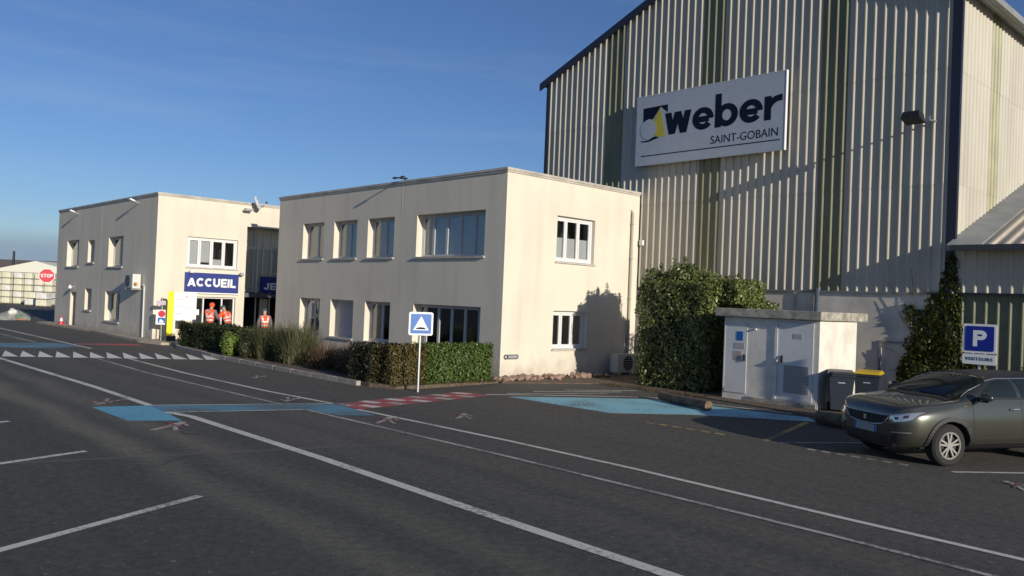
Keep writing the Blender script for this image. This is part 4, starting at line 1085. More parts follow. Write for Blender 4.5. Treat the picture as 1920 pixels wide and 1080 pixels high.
mb = MB(); fbox(mb, kS, 11.06, 11.10, 1.88, 1.92, -0.05, -0.002); mb.build('lamp_stud', M_white, kiosk)
mb = MB(); fbox(mb, kS, 9.40, 11.30, -0.05, 0.14, -0.02, -0.002); mb.build('kerb_base', M_slab, kiosk)

# bins
def wheelie(loc, rz, lid, label, s=1.0):
    t = empty('wheelie_bin', loc, label, 'bin', 'wheelie bins beside the kiosk', rz)
    mb = MB(); w0, d0, w1, d1, h = 0.22, 0.25, 0.29, 0.34, 0.92
    mb.hexa([(-w0, -d0, 0.06), (w0, -d0, 0.06), (w0, d0, 0.06), (-w0, d0, 0.06), (-w1, -d1, h), (w1, -d1, h), (w1, d1, h), (-w1, d1, h)])
    mb.build('bin_body', M_bin, t, local=True)
    mb = MB(); mb.hexa([(-w1-0.02, -d1-0.02, h-0.06), (w1+0.02, -d1-0.02, h-0.06), (w1+0.02, d1+0.02, h-0.06), (-w1-0.02, d1+0.02, h-0.06), (-w1-0.02, -d1-0.02, h-0.002), (w1+0.02, -d1-0.02, h-0.002), (w1+0.02, d1+0.02, h-0.002), (-w1-0.02, d1+0.02, h-0.002)])
    mb.build('rim', M_bin, t, local=True)
    mb = MB(); mb.hexa([(-w1-0.02, -d1-0.05, h), (w1+0.02, -d1-0.05, h), (w1+0.02, d1+0.04, h), (-w1-0.02, d1+0.04, h), (-w1+0.03, -d1+0.02, h+0.055), (w1-0.03, -d1+0.02, h+0.055), (w1-0.03, d1-0.02, h+0.075), (-w1+0.03, d1-0.02, h+0.075)])
    mb.build('lid', lid, t, local=True)
    mb = MB(); mb.tube([(-0.2, d1+0.08, h-0.03), (0.2, d1+0.08, h-0.03)], 0.018, 8); mb.tube([(-0.2, d1, h-0.03), (-0.2, d1+0.08, h-0.03)], 0.018, 6); mb.tube([(0.2, d1, h-0.03), (0.2, d1+0.08, h-0.03)], 0.018, 6); mb.build('handle', M_black, t, local=True)
    for s_ in (-1, 1):
        mb = MB(); mb.tube([(s_*0.23, d0-0.02, 0.10), (s_*0.285, d0-0.02, 0.10)], 0.10, 14); mb.build('wheel', M_black, t, local=True)
    mb = MB(); mb.box(-0.08, 0.08, -0.325, -0.316, 0.70, 0.725); mb.build('badge', M_post, t, local=True)
    return t
wheelie((19.45, 8.93, 0.03), rad(-62), M_binlid, 'dark wheelie bin with dark lid against the kiosk end')
wheelie((20.25, 8.60, 0.03), rad(-75), M_binyel, 'wheelie bin with yellow lid behind the dark one')

# logs
def log(a, b, r, label):
    a, b = Vector(a), Vector(b); t = empty('parking_log', tuple((a+b)/2 - Vector((0, 0, r))), label, 'log', 'logs used as wheel stops')
    n = 7; pts = [a.lerp(b, i/n) + Vector((rng.uniform(-.008, .008), rng.uniform(-.008, .008), rng.uniform(-.006, .006))) for i in range(n+1)]
    MB().tube(pts, [r*rng.uniform(0.95, 1.04) for _ in pts], 14, cap=False).build('bark', M_log, t, smooth=True)
    d = (b-a).normalized()
    for p, s_ in ((a, -1), (b, 1)): MB().tube([tuple(p-d*s_*0.02), tuple(p+d*s_*0.004)], r*0.985, 14).build('sawn_end', M_logend, t)
log((17.05, 12.45, 0.13), (16.42, 10.65, 0.13), 0.115, 'long brown log lying on the blue bay')
log((16.95, 8.25, 0.15), (16.75, 6.7, 0.15), 0.135, 'brown log in front of the grey car bumper')

# ------------------------------------------------------------------ signs on posts
def rot_frame(loc, ang):
    """sign frame facing direction ang (world heading of its normal)"""
    n = Vector((math.cos(ang), math.sin(ang), 0)); u = Vector((0, 0, 1)).cross(n)
    L_ = Vector(loc)
    return lambda a, b, d: tuple(L_ + u*a + Vector((0, 0, 1))*b + n*d), u, n
# parking sign
PL = (18.5, 5.62, 0); fP, uP, nP = rot_frame(PL, rad(183))
t = empty('parking_sign', PL, 'blue square P parking sign with a small plate under it behind the car', 'sign')
MB().tube([(18.5+0.03, 5.63, 0), (18.5+0.03, 5.63, 2.3)], 0.03, 8).build('post', M_metal, t)
MB().prism(rrect(-0.31, 0.31, 1.70, 2.30, 0.04), 0.005, 0.03, fP).build('plate', M_white, t)
MB().prism(rrect(-0.265, 0.265, 1.745, 2.255, 0.03), 0.0305, 0.036, fP).build('blue_field', M_pblue, t)
block_text('letters', 'P', M_white, t, Vector(fP(-0.12, 1.84, 0.0362)), uP, (0, 0, 1), 0.25, 0.33, T=0.24)
MB().prism(rrect(-0.31, 0.31, 1.47, 1.68, 0.03), 0.005, 0.03, fP).build('lower_plate', M_white, t)
text_obj('letters', 'VISITEURS', M_ink, t, Vector(fP(-0.25, 1.55, 0.0305)), uP, (0, 0, 1), 0.50, 0.065, 0.004, spacing=1.2)
# hump sign
HL = (12.36, 16.45, 0); fH, uH, nH = rot_frame(HL, rad(247))
t = empty('hump_sign', HL, 'blue and white speed hump sign on a grey post before the hedge', 'sign')
MB().tube([(12.38, 16.47, 0), (12.38, 16.47, 1.95)], 0.03, 8).build('post', M_metal, t)
MB().prism(rrect(-0.31, 0.31, 1.42, 2.00, 0.05), 0.033, 0.06, fH).build('plate', M_white, t)
MB().prism(rrect(-0.265, 0.265, 1.465, 1.955, 0.03), 0.0605, 0.066, fH).build('blue_field', M_rblue, t)
MB().prism([(-0.20, 1.55), (0.20, 1.55), (0.0, 1.90)], 0.0665, 0.071, fH).build('triangle', M_white, t)
MB().prism([(-0.13, 1.575)] + [(0.13*math.cos(rad(180-180*i/10)), 1.575+0.05*math.sin(rad(180*i/10))) for i in range(1, 10)] + [(0.13, 1.575)], 0.0715, 0.075, fH).build('hump_shape', M_ink, t)
# stop sign on a bracket at the far end of the reception block
ST = (12.40, 51.6, 0)
fT, uT, nT = rot_frame((12.42, 51.6, 0), rad(250))
t = empty('stop_sign', (12.42, 51.6, 0), 'red STOP sign beside the far end of the reception block', 'sign')
MB().prism(circle(0, 2.68, 0.43, 8, rad(22.5), rad(382.5)), 0.0, 0.02, fT).build('plate', M_white, t)
MB().prism(circle(0, 2.68, 0.395, 8, rad(22.5), rad(382.5)), 0.0205, 0.026, fT).build('red_field', M_red, t)
block_text('letters', 'STOP', M_white, t, Vector(fT(-0.30, 2.58, 0.0262)), uT, (0, 0, 1), 0.60, 0.20, T=0.20)
MB().tube([(12.44, 51.63, 2.68), (13.0, 51.4, 2.68), (13.0, 51.06, 2.68)], 0.025, 6).build('bracket', M_metal, t)
# totem
TL = (13.40, 34.4, 0.1); fM, uM, nM = rot_frame(TL, rad(245))
t = empty('site_totem', TL, 'white site sign board with bright yellow upright in front of the reception', 'sign')
MB().prism([(-0.56, 0.22), (-0.32, 0.22), (-0.32, 2.07), (-0.56, 2.07)], -0.06, 0.06, fM).build('yellow_upright', M_totemy, t)
MB().prism([(-0.317, 0.86), (0.56, 0.86), (0.56, 2.03), (-0.317, 2.03)], -0.03, 0.03, fM).build('board', M_white, t)
MB().prism([(-0.317, 0.22), (-0.24, 0.22), (-0.24, 0.857), (-0.317, 0.857)], -0.03, 0.03, fM).build('lower_board', M_white, t)
MB().prism([(-0.55, 0.0), (-0.20, 0.0), (-0.20, 0.215), (-0.55, 0.215)], -0.08, 0.08, fM).build('base', M_black, t)
MB().prism([(0.06, 1.80), (0.16, 1.93), (0.28, 1.80), (0.17, 1.84)], 0.0305, 0.035, fM).build('logo', M_pink, t)
mb = MB()
for z_, x0_, n_, m_ in ((1.72, -0.22, 14, 0), (1.42, -0.26, 11, 1), (1.13, -0.26, 7, 1)):
    xx = x0_
    for i in range(n_):
        w_ = rng.uniform(0.02, 0.05); hgt = rng.uniform(0.022, 0.035)
        mb.prism([(xx, z_), (xx+w_, z_), (xx+w_, z_+hgt), (xx, z_+hgt)], 0.0305, 0.034, fM, mi=m_); xx += w_+0.012
mb.build('print_rows', [M_pink, M_printgrey], t)
# disabled / no parking sign
DL = (12.80, 35.0, 0.1); fD, uD, nD = rot_frame(DL, rad(245))
t = empty('regulation_sign', DL, 'white sign with red disc over blue square, on a post left of yellow upright', 'sign')
MB().tube([(12.81, 35.02, 0.0), (12.81, 35.02, 1.9)], 0.022, 8).build('post', M_metal, t)
MB().prism(rrect(-0.22, 0.22, 0.66, 1.28, 0.02), 0.026, 0.045, fD).build('plate', M_white, t)
MB().prism(circle(0, 1.11, 0.14, 20), 0.0455, 0.05, fD).build('red_disc', M_red, t)
MB().prism(rrect(-0.14, 0.14, 0.72, 0.95, 0.015), 0.0455, 0.05, fD).build('blue_square', M_rblue, t)
MB().prism([(-0.10, 0.74), (0.08, 0.74), (0.08, 0.80), (-0.01, 0.88), (-0.05, 0.88)], 0.0505, 0.054, fD).build('pictogram', M_white, t)
MB().prism(rrect(-0.22, 0.25, 1.48, 1.66, 0.02), 0.026, 0.04, fD).build('upper_plate', M_lilac, t)

# cone and debris heap at the far left
t = empty('traffic_cone', (12.42, 48.3, 0.10), 'small red and white traffic cone on the pavement by the side door', 'cone')
MB().box(-0.16, 0.16, -0.16, 0.16, 0, 0.03).build('cone_base', M_red, t, local=True)
for z0_, z1_, m_ in ((0.031, 0.18, M_red), (0.18, 0.34, M_white), (0.34, 0.48, M_red)):
    f_ = lambda z: 0.125*(1-z/0.56)
    MB().tube([(0, 0, z0_), (0, 0, z1_)], [f_(z0_), f_(z1_)], 14).build('cone_band', m_, t, local=True, smooth=False)

def lump(name, c, r, m, parent=None, seed=0, sub=2, amp=0.2, flat=0.0):
    bm = bmesh.new(); bmesh.ops.create_icosphere(bm, subdivisions=sub, radius=1)
    R_ = random.Random(seed)
    ph = [(Vector((R_.uniform(-1, 1), R_.uniform(-1, 1), R_.uniform(-1, 1)))*R_.uniform(2, 4.5), R_.uniform(0, 6)) for _ in range(5)]
    for v in bm.verts:
        d = 1 + amp*sum(math.sin(v.co.dot(k_)+p_) for k_, p_ in ph)/3
        v.co = Vector((v.co.x*r[0]*d, v.co.y*r[1]*d, v.co.z*r[2]*d))
    me = bpy.data.meshes.new(name); bm.to_mesh(me); bm.free(); me.materials.append(m)
    o = bpy.data.objects.new(name, me); COL.objects.link(o)
    if parent is not None: o.parent = parent
    o.location = c
    return o
M_heap = mat('heap_grey', (0.30, 0.31, 0.29), 0.9, col2=(0.16, 0.17, 0.16), vscale=7, bump=0.5, bscale=20)
t = empty('rubble_heap', (11.6, 55.3, 0), 'grey rubble heap with a white sack on top at the far left road edge', 'heap')
lump('heap', (0, 0, 0.02), (0.75, 0.7, 0.48), M_heap, t, 3, 3, 0.5)
lump('sack', (0.0, -0.15, 0.50), (0.24, 0.22, 0.20), M_wrap2, t, 5, 2, 0.3)
lump('green_sheet', (0.25, -0.38, 0.22), (0.30, 0.25, 0.12), mat('green_sheet', (0.14, 0.22, 0.16), 0.8), t, 6, 2, 0.45)
lump('orange_netting', (0.42, -0.52, 0.06), (0.28, 0.16, 0.07), mat('orange_net', (0.36, 0.16, 0.09), 0.8), t, 8, 2, 0.45)

# ------------------------------------------------------------------ far yard: wrapped pallets, marquee, roofs
M_wood = mat('pallet_wood', (0.30, 0.25, 0.18), 0.9)
pal_proto = None
def pallet(x, y, z, w, h, alt, label, group):
    t = empty('wrapped_pallet', (x, y, z), label, 'pallet', group, rad(-43))
    mb = MB(); mb.box(-w/2, w/2, -0.5, 0.5, 0.05, h-0.008); o = mb.build('load', M_wrap2 if alt else M_wrap, t, local=True)
    bv = o.modifiers.new('bevel', 'BEVEL'); bv.width = 0.06; bv.segments = 2
    mb = MB(); mb.box(-w/2+0.02, w/2-0.02, -0.5, 0.5, 0.03, 0.048)
    for xx in (-w/2+0.05, 0, w/2-0.05): mb.box(xx-0.05, xx+0.05, -0.48, 0.48, 0.0, 0.028)
    mb.build('pallet_base', M_wood, t, local=True)
    return t
rdir = Vector((math.cos(yaw), -math.sin(yaw), 0)); fdir = Vector((math.sin(yaw), math.cos(yaw), 0))
def farpt(px, depth):
    return fdir*depth + rdir*((px-960)/1531.09*depth*1.0)
colnames = ['first', 'second', 'third', 'fourth', 'fifth', 'sixth']
levels = ['bottom', 'second', 'third', 'fourth', 'top']
for ci, px in enumerate((-2, 17, 38.5, 58, 77, 96)):
    p = farpt(px, 80.5 + 0.15*(ci % 2))
    for lv in range(5):
        pallet(p.x, p.y, lv*0.62, 0.74 if ci != 3 else 0.68, 0.62, (ci+lv) % 3 == 0,
               f'{levels[lv]} pallet of the {colnames[ci]} tall stack from the left', 'wrapped pallets in the far stacks')
for ci, (px, dp_) in enumerate(((63, 77.5), (84, 75.5))):
    p = farpt(px, dp_)
    for lv in range(2):
        pallet(p.x, p.y, lv*0.64, 0.95, 0.64, lv == ci, f'{"bottom" if lv == 0 else "top"} pallet of the {"left" if ci == 0 else "right"} low stack before the tall ones', 'wrapped pallets in the far stacks')
p = farpt(66, 100)
t = empty('storage_marquee', tuple(p), 'white gabled storage marquee behind the pallet stacks', 'marquee', rz=-0.75)
mb = MB(); mb.box(-6, -5.9, 0, 20, 0, 3.3); mb.box(5.9, 6, 0, 20, 0, 3.3); mb.box(-5.89, 5.89, 19.9, 20, 0, 3.3); mb.build('side_cloth', M_wrap2, t, local=True)
mb = MB(); mb.box(-5.89, 5.89, 0.6, 0.7, 0, 3.25); mb.build('opening_shade_sheet', mat('opening_shade', (0.07, 0.07, 0.075), 0.9), t, local=True)  # flat dark sheet painted as the shade inside the open marquee front
mb = MB(); mb.prism([(-6.1, 3.302), (6.1, 3.302), (0, 4.75)], -0.1, 20.1, lambda u, v, d: (u, d, v)); mb.build('roof_cloth', mat('marquee_cloth', (0.75, 0.74, 0.62), 0.7), t, local=True)
p = farpt(-20, 118)
t = empty('far_shed', tuple(p), 'long dark-roofed shed on the horizon at the far left', 'building', rz=-0.75)
mb = MB(); mb.box(-30, 9, 0, 15, 0, 3.6); mb.build('wall', M_kpanel, t, local=True)
mb = MB(); mb.prism([(0, 3.61), (15, 3.61), (7.5, 5.4)], -30.3, 9.3, lambda u, v, d: (d, u, v)); mb.build('roof', mat('brown_roof', (0.16, 0.13, 0.11), 0.9), t, local=True)
p = farpt(24, 110)
t = empty('chimney_mast', tuple(p), 'thin dark mast rising above the far shed', 'mast')
MB().tube([(0, 0, 0), (0, 0, 6.2)], [0.2, 0.14], 8).build('mast', M_black, t, local=True)
MB().box(-0.3, 0.3, -0.3, 0.3, -0.1, 0.2).build('foot', M_concrete, t, local=True)

# ------------------------------------------------------------------ stones along the wall foot
stone_meshes = []
for i in range(7):
    o = lump('tmp', (0, 0, 0), (0.16, 0.12, 0.09), M_stone, None, 40+i, 1, 0.35)
    stone_meshes.append(o.data); bpy.data.objects.remove(o)
for i in range(84):
    f_ = rng.random()
    x = 15.9 + 4.6*f_; y = 17.55 - 0.25*f_ + rng.uniform(-0.22, 0.25)
    if x < 16.45: y = min(y, 17.5)
    o = bpy.data.objects.new('stone', rng.choice(stone_meshes)); COL.objects.link(o)
    s_ = rng.uniform(0.4, 1.05); o.scale = (s_, s_*rng.uniform(.8, 1.2), s_*rng.uniform(.8, 1.3))
    o.location = (x, y, 0.03+0.06*s_); o.rotation_euler = (rng.uniform(-.4, .4), rng.uniform(-.4, .4), rng.uniform(0, 6.28))
    tag(o, 'reddish brown rubble stone lying along the foot of the sunlit wall', 'stone', 'rubble stones along the wall foot')

# ------------------------------------------------------------------ vegetation
def leaf_mesh(name, P_, Nn, L_, W_, m, parent, fold=0.25):
    """rhombic folded leaves at points P_ with approx normals Nn"""
    n = len(P_)
    d = nrng.normal(size=(n, 3)); d -= (d*Nn).sum(1, keepdims=True)*Nn*0.7
    d /= np.linalg.norm(d, axis=1, keepdims=True)
    nn = Nn + nrng.normal(size=(n, 3))*0.45; nn -= (nn*d).sum(1, keepdims=True)*d
    nn /= np.linalg.norm(nn, axis=1, keepdims=True)
    s = np.cross(d, nn)
    l = (L_*nrng.uniform(0.6, 1.3, (n, 1))); w = l*(W_/L_)
    a = P_ - d*l*0.5; b = P_ + d*l*0.5
    c1 = P_ + s*w*0.5 + nn*w*fold; c2 = P_ - s*w*0.5 + nn*w*fold
    V = np.stack([a, c1, b, c2], 1).reshape(-1, 3)
    F = np.arange(n*4).reshape(-1, 4)
    me = bpy.data.meshes.new(name)
    loc = np.array(wmat(parent).translation) if parent is not None else np.zeros(3)
    V = V - loc
    me.vertices.add(n*4); me.vertices.foreach_set('co', V.astype(np.float32).ravel())
    me.loops.add(n*4); me.loops.foreach_set('vertex_index', F.ravel().astype(np.int32))
    me.polygons.add(n); me.polygons.foreach_set('loop_start', (np.arange(n)*4).astype(np.int32)); me.polygons.foreach_set('loop_total', np.full(n, 4, np.int32))
    me.update(calc_edges=True); me.materials.append(m)
    o = bpy.data.objects.new(name, me); COL.objects.link(o)
    if parent is not None: o.parent = parent
    return o

def wob(p, s, seed):
    r = np.random.default_rng(seed); out = np.zeros(len(p))
    for _ in range(6):
        k_ = r.normal(size=3)*s; out += np.sin(p@k_ + r.uniform(0, 6.28))
    return out/6

def hedge_points(n, x0, x1, y0, y1, z0, z1, seed, depth=0.22, bump=0.08):
    """points in the outer shell of a box, with bumpy surface"""
    ax, ay, az = x1-x0, y1-y0, z1-z0
    areas = np.array([ay*az, ay*az, ax*az, ax*az, ax*ay*1.0]); pr = areas/areas.sum()
    face = nrng.choice(5, n, p=pr); u = nrng.random(n); v = nrng.random(n); dd = nrng.random(n)**1.6*depth
    P_ = np.zeros((n, 3)); Nn = np.zeros((n, 3))
    for f in range(5):
        m_ = face == f
        if f < 2:
            P_[m_] = np.stack([np.full(m_.sum(), x0 if f == 0 else x1), y0+u[m_]*ay, z0+v[m_]*az], 1); Nn[m_] = (-1 if f == 0 else 1, 0, 0)
        elif f < 4:
            P_[m_] = np.stack([x0+u[m_]*ax, np.full(m_.sum(), y0 if f == 2 else y1), z0+v[m_]*az], 1); Nn[m_] = (0, -1 if f == 2 else 1, 0)
        else:
            P_[m_] = np.stack([x0+u[m_]*ax, y0+v[m_]*ay, np.full(m_.sum(), z1)], 1); Nn[m_] = (0, 0, 1)
    b = wob(P_, 3.0, seed)*bump + wob(P_, 9.0, seed+1)*bump*0.6
    P_ = P_ - Nn*(dd - b)[:, None] + nrng.normal(size=(n, 3))*0.025
    # round off the box edges slightly
    P_[:, 2] = np.maximum(P_[:, 2], z0+0.01)
    return P_, Nn

def twigs(name, roots, h, n, spread, m, parent, r=0.012, z0=0.05):
    mb = MB()
    for (x, y) in roots:
        for _ in range(n):
            dx, dy = rng.uniform(-spread, spread), rng.uniform(-spread, spread)
            p0 = Vector((x, y, z0)); p2 = Vector((x+dx, y+dy, z0+h*rng.uniform(.7, 1.0)))
            p1 = p0.lerp(p2, 0.5) + Vector((rng.uniform(-.08, .08), rng.uniform(-.08, .08), 0))
            mb.tube([p0, p1, p2], [r, r*0.7, r*0.3], 5)
    return mb.build(name, m, parent)

L_green = leaf_mat('leaf_fresh_green', (0.045, 0.085, 0.018), (0.13, 0.18, 0.035), (0.075, 0.125, 0.025))
L_brown = leaf_mat('leaf_russet', (0.075, 0.07, 0.022), (0.16, 0.085, 0.035), (0.11, 0.10, 0.03))
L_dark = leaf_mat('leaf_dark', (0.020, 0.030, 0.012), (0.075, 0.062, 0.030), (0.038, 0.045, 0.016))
L_darkg = leaf_mat('leaf_dark_green', (0.022, 0.036, 0.012), (0.085, 0.095, 0.032), (0.045, 0.06, 0.018))
L_laurel = leaf_mat('leaf_laurel', (0.055, 0.085, 0.026), (0.27, 0.28, 0.085), (0.13, 0.165, 0.05), rough=0.36, spec=0.5)
L_lime = leaf_mat('leaf_lime', (0.10, 0.17, 0.03), (0.20, 0.26, 0.05))
L_broom = leaf_mat('stem_broom', (0.06, 0.072, 0.03), (0.16, 0.15, 0.075), (0.10, 0.11, 0.05), rough=0.7)
L_red = leaf_mat('twig_red', (0.10, 0.055, 0.04), (0.20, 0.13, 0.10), (0.14, 0.08, 0.05), rough=0.8)
L_ivy = leaf_mat('leaf_ivy', (0.03, 0.05, 0.012), (0.17, 0.17, 0.035), (0.085, 0.10, 0.02))

def hedge(label, box, n, m, size, cat='hedge', seed=1, depth=0.22, bump=0.07):
    x0, x1, y0, y1, z0, z1 = box
    t = empty('hedge', ((x0+x1)/2, (y0+y1)/2, z0), label, cat)
    P_, Nn = hedge_points(n, *box, seed, depth, bump)
    leaf_mesh('foliage', P_, Nn, size, size*0.6, m, t)
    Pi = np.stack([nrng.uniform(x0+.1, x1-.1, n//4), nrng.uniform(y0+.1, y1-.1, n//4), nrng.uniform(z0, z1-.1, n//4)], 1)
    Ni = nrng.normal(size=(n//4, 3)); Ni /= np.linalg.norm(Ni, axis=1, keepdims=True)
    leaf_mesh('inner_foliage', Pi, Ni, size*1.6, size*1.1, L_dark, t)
    nx = max(2, int((x1-x0)/0.4)); ny = max(2, int((y1-y0)/0.4))
    roots = [(x0+(i+.5)*(x1-x0)/nx, y0+(j+.5)*(y1-y0)/ny) for i in range(nx) for j in range(ny)]
    twigs('stems', roots[:40], (z1-z0)*0.85, 3, 0.15, M_bark, t)
    return t
hedge('clipped bright green hedge by the corner of the near office block', (13.25, 15.62, 17.28, 18.15, 0.09, 1.10), 17000, L_green, 0.062, seed=2)
hedge('clipped russet-green hedge section behind the hump sign post', (12.12, 13.22, 17.25, 18.12, 0.09, 1.09), 8500, L_brown, 0.058, seed=4)
hedge('clipped dark shaded hedge side left of the hump sign', (11.98, 12.95, 18.05, 19.1, 0.09, 1.05), 7500, L_dark, 0.058, seed=6)  # side turned from the sun: its shade is put into the darker leaf colour
hedge('long dark hedge below the white site board', (12.45, 13.5, 27.0, 32.3, 0.09, 0.98), 17000, L_darkg, 0.07, seed=8, bump=0.12)
# lime shrub
def blob_points(n, blobs, seed, shell=0.55):
    P_, Nn = [], []
    vol = np.array([b[3]*b[4]*b[5] for b in blobs]); pr = vol**0.75; pr /= pr.sum()
    pick = nrng.choice(len(blobs), n, p=pr)
    d = nrng.normal(size=(n, 3)); d /= np.linalg.norm(d, axis=1, keepdims=True)
    r = (shell + (1-shell)*nrng.random(n)**0.6)
    B = np.array(blobs)[pick]
    r = r*(1+0.22*wob(B[:, :3]+d*1.5, 3.0, seed))
    P_ = B[:, :3] + d*r[:, None]*B[:, 3:]
    return P_, d
def shrub(name, label, blobs, n, m, size, cat='shrub', seed=3, stems=True, ratio=0.55, base=None):
    c = base or (np.mean([b[0] for b in blobs]), np.mean([b[1] for b in blobs]), 0.05)
    t = empty(name, tuple(float(v) for v in c), label, cat)
    P_, Nn = blob_points(n, blobs, seed); k_ = P_[:, 2] > 0.04
    leaf_mesh('foliage', P_[k_], Nn[k_], size, size*ratio, m, t)
    if stems: twigs('stems', [(c[0], c[1])], max(b[2] for b in blobs), 9, 0.35, M_bark, t, r=0.02)
    return t
shrub('shrub', 'small lime green shrub at the kerb before the dark hedge', [(12.28, 27.2, 0.5, 0.30, 0.38, 0.42), (12.2, 27.0, 0.3, 0.25, 0.3, 0.3)], 1500, L_lime, 0.085, seed=5)
# broom: upright grassy stems
def blades(name, pts, h, n, lean, m, parent, w=0.012):
    V = []; F = []
    loc = wmat(parent).translation
    for (x, y, r_) in pts:
        for _ in range(n):
            a = rng.uniform(0, 6.283); rr = r_*math.sqrt(rng.random())
            bx, by = x+rr*math.cos(a)*0.6, y+rr*math.sin(a)*0.6
            hh = h*rng.uniform(0.45, 1.05)*(1-0.35*(rr/r_)**2); ln = lean*(rr/r_)*hh + rng.uniform(-.05, .05)
            a2 = a + rng.uniform(-.6, .6); wx, wy = w*math.cos(a2+1.57), w*math.sin(a2+1.57)
            pts_ = [(bx, by, 0.05), (bx+ln*.35*math.cos(a2), by+ln*.35*math.sin(a2), hh*.55), (bx+ln*math.cos(a2), by+ln*math.sin(a2), hh)]
            b0 = len(V)
            for q, s_ in zip(pts_, (1, .8, .25)):
                V += [(q[0]-wx*s_-loc.x, q[1]-wy*s_-loc.y, q[2]-loc.z), (q[0]+wx*s_-loc.x, q[1]+wy*s_-loc.y, q[2]-loc.z)]
            F += [(b0, b0+1, b0+3, b0+2), (b0+2, b0+3, b0+5, b0+4)]
    me = bpy.data.meshes.new(name); me.from_pydata(V, [], F); me.materials.append(m)
    o = bpy.data.objects.new(name, me); COL.objects.link(o); o.parent = parent
    return o
t = empty('broom_shrub', (12.95, 24.4, 0.05), 'tall bushy grey-green broom with upright stems in the middle of the bed', 'shrub')
blades('stems', [(12.8, 23.6, 0.55), (13.0, 24.5, 0.65), (12.7, 25.3, 0.5), (13.4, 24.0, 0.5)], 1.42, 950, 0.45, L_broom, t)
P_, Nn = blob_points(5200, [(12.8, 23.7, .45, .55, .6, .5), (13.0, 24.6, .55, .65, .7, .58), (12.7, 25.4, .4, .5, .55, .42)], 9)
k_ = P_[:, 2] > 0.04
leaf_mesh('foliage', P_[k_], Nn[k_], 0.11, 0.02, L_broom, t)
t = empty('broom_shrub', (12.6, 26.2, 0.05), 'lower rounded olive shrub between the broom and the lime shrub', 'shrub')
P_, Nn = blob_points(4200, [(12.6, 26.1, .42, .5, .6, .45), (12.9, 26.6, .45, .5, .5, .45)], 12); k_ = P_[:, 2] > 0.04
leaf_mesh('foliage', P_[k_], Nn[k_], 0.10, 0.03, L_broom, t)
blades('stems', [(12.6, 26.2, 0.5)], 0.8, 500, 0.5, L_broom, t)
t = empty('twiggy_shrub', (13.1, 20.9, 0.05), 'sparse reddish brown twiggy shrub between the broom and the clipped hedge', 'shrub')
blades('stems', [(12.8, 20.0, 0.5), (13.2, 21.0, 0.6), (12.9, 21.9, 0.5), (13.6, 20.5, 0.5)], 1.0, 620, 0.55, L_red, t, w=0.009)
P_, Nn = blob_points(2600, [(12.8, 20.2, .35, .5, .55, .35), (13.1, 21.2, .4, .55, .6, .4), (12.8, 22.2, .35, .45, .5, .35)], 14); k_ = P_[:, 2] > 0.04
leaf_mesh('foliage', P_[k_], Nn[k_], 0.06, 0.03, L_brown, t)

# tall laurel by the office corner
t = empty('laurel_bush', (20.2, 14.2, 0.03), 'tall glossy dark green laurel bush between the office wall and the kiosk', 'bush')
Pa, Na = hedge_points(30000, 19.48, 21.6, 12.85, 15.3, 0.03, 3.08, 21, depth=0.38, bump=0.20)
Pb, Nb = hedge_points(6000, 20.15, 21.7, 12.35, 13.2, 2.55, 3.20, 23, depth=0.25, bump=0.14)
Pc, Nc = hedge_points(6000, 20.75, 22.5, 12.25, 13.15, 0.03, 2.62, 25, depth=0.3, bump=0.12)
Pd, Nd = blob_points(5200, [(20.2, 14.15, 3.2, .45, .5, .5), (20.2, 15.2, 3.1, .4, .35, .45), (20.9, 14.6, 3.25, .55, .6, .45), (20.6, 13.5, 3.1, .5, .5, .35), (21.2, 15.2, 3.1, .45, .4, .4)], 22, shell=0.5)
P_ = np.concatenate([Pa, Pb, Pc, Pd]); Nn = np.concatenate([Na, Nb, Nc, Nd])
# rounded upright edges, ragged foot
cx_ = np.maximum(np.abs(P_[:, 1]-14.05)-0.9, 0); P_[:, 0] += np.where((P_[:, 0] < 20.2) & (P_[:, 2] < 3.0), cx_**2*0.9, 0)
k_ = (P_[:, 2] > 0.05) & (P_[:, 0] < 22.8)
leaf_mesh('foliage', P_[k_], Nn[k_], 0.105, 0.045, L_laurel, t)
P2 = []
for cx, cy, z0_, z1_ in ((20.25, 14.1, 3.3, 3.95), (20.2, 14.35, 3.2, 3.7), (20.4, 15.4, 3.1, 3.6), (20.3, 15.1, 3.1, 3.5), (20.6, 12.8, 3.0, 3.4), (20.4, 13.4, 3.0, 3.4), (20.1, 13.8, 3.3, 3.75), (20.6, 12.9, 3, 3.4), (20.0, 13.6, 3.2, 3.7), (20.5, 14.5, 3.2, 3.65), (20.0, 14.6, 3.0, 3.5), (20.7, 15.0, 3.0, 3.4), (21.0, 14.3, 3.3, 3.75), (21.3, 14.6, 3.2, 3.6), (21.1, 13.8, 3.2, 3.6), (19.9, 15.2, 3.0, 3.55), (20.3, 15.0, 3.1, 3.75), (21.5, 15.0, 3.0, 3.6), (21.4, 14.2, 3.1, 3.7), (20.8, 14.9, 3.2, 3.95), (20.2, 13.2, 3.0, 3.45), (21.0, 12.7, 3.0, 3.4), (21.3, 12.9, 3.0, 3.5)):
    for _ in range(95):
        f_ = rng.random(); P2.append((cx+rng.gauss(0, .09*(1.3-f_)), cy+rng.gauss(0, .09*(1.3-f_)), z0_+(z1_-z0_)*f_))
P2 = np.array(P2) + np.array([.1, .1, -.05]); N2 = nrng.normal(size=P2.shape); N2 /= np.linalg.norm(N2, axis=1, keepdims=True)
leaf_mesh('shoots', P2, N2, 0.11, 0.04, L_laurel, t)
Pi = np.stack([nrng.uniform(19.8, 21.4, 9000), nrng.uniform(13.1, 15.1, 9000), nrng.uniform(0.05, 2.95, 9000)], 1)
Ni = nrng.normal(size=Pi.shape); Ni /= np.linalg.norm(Ni, axis=1, keepdims=True); k_ = Pi[:, 2] > 0
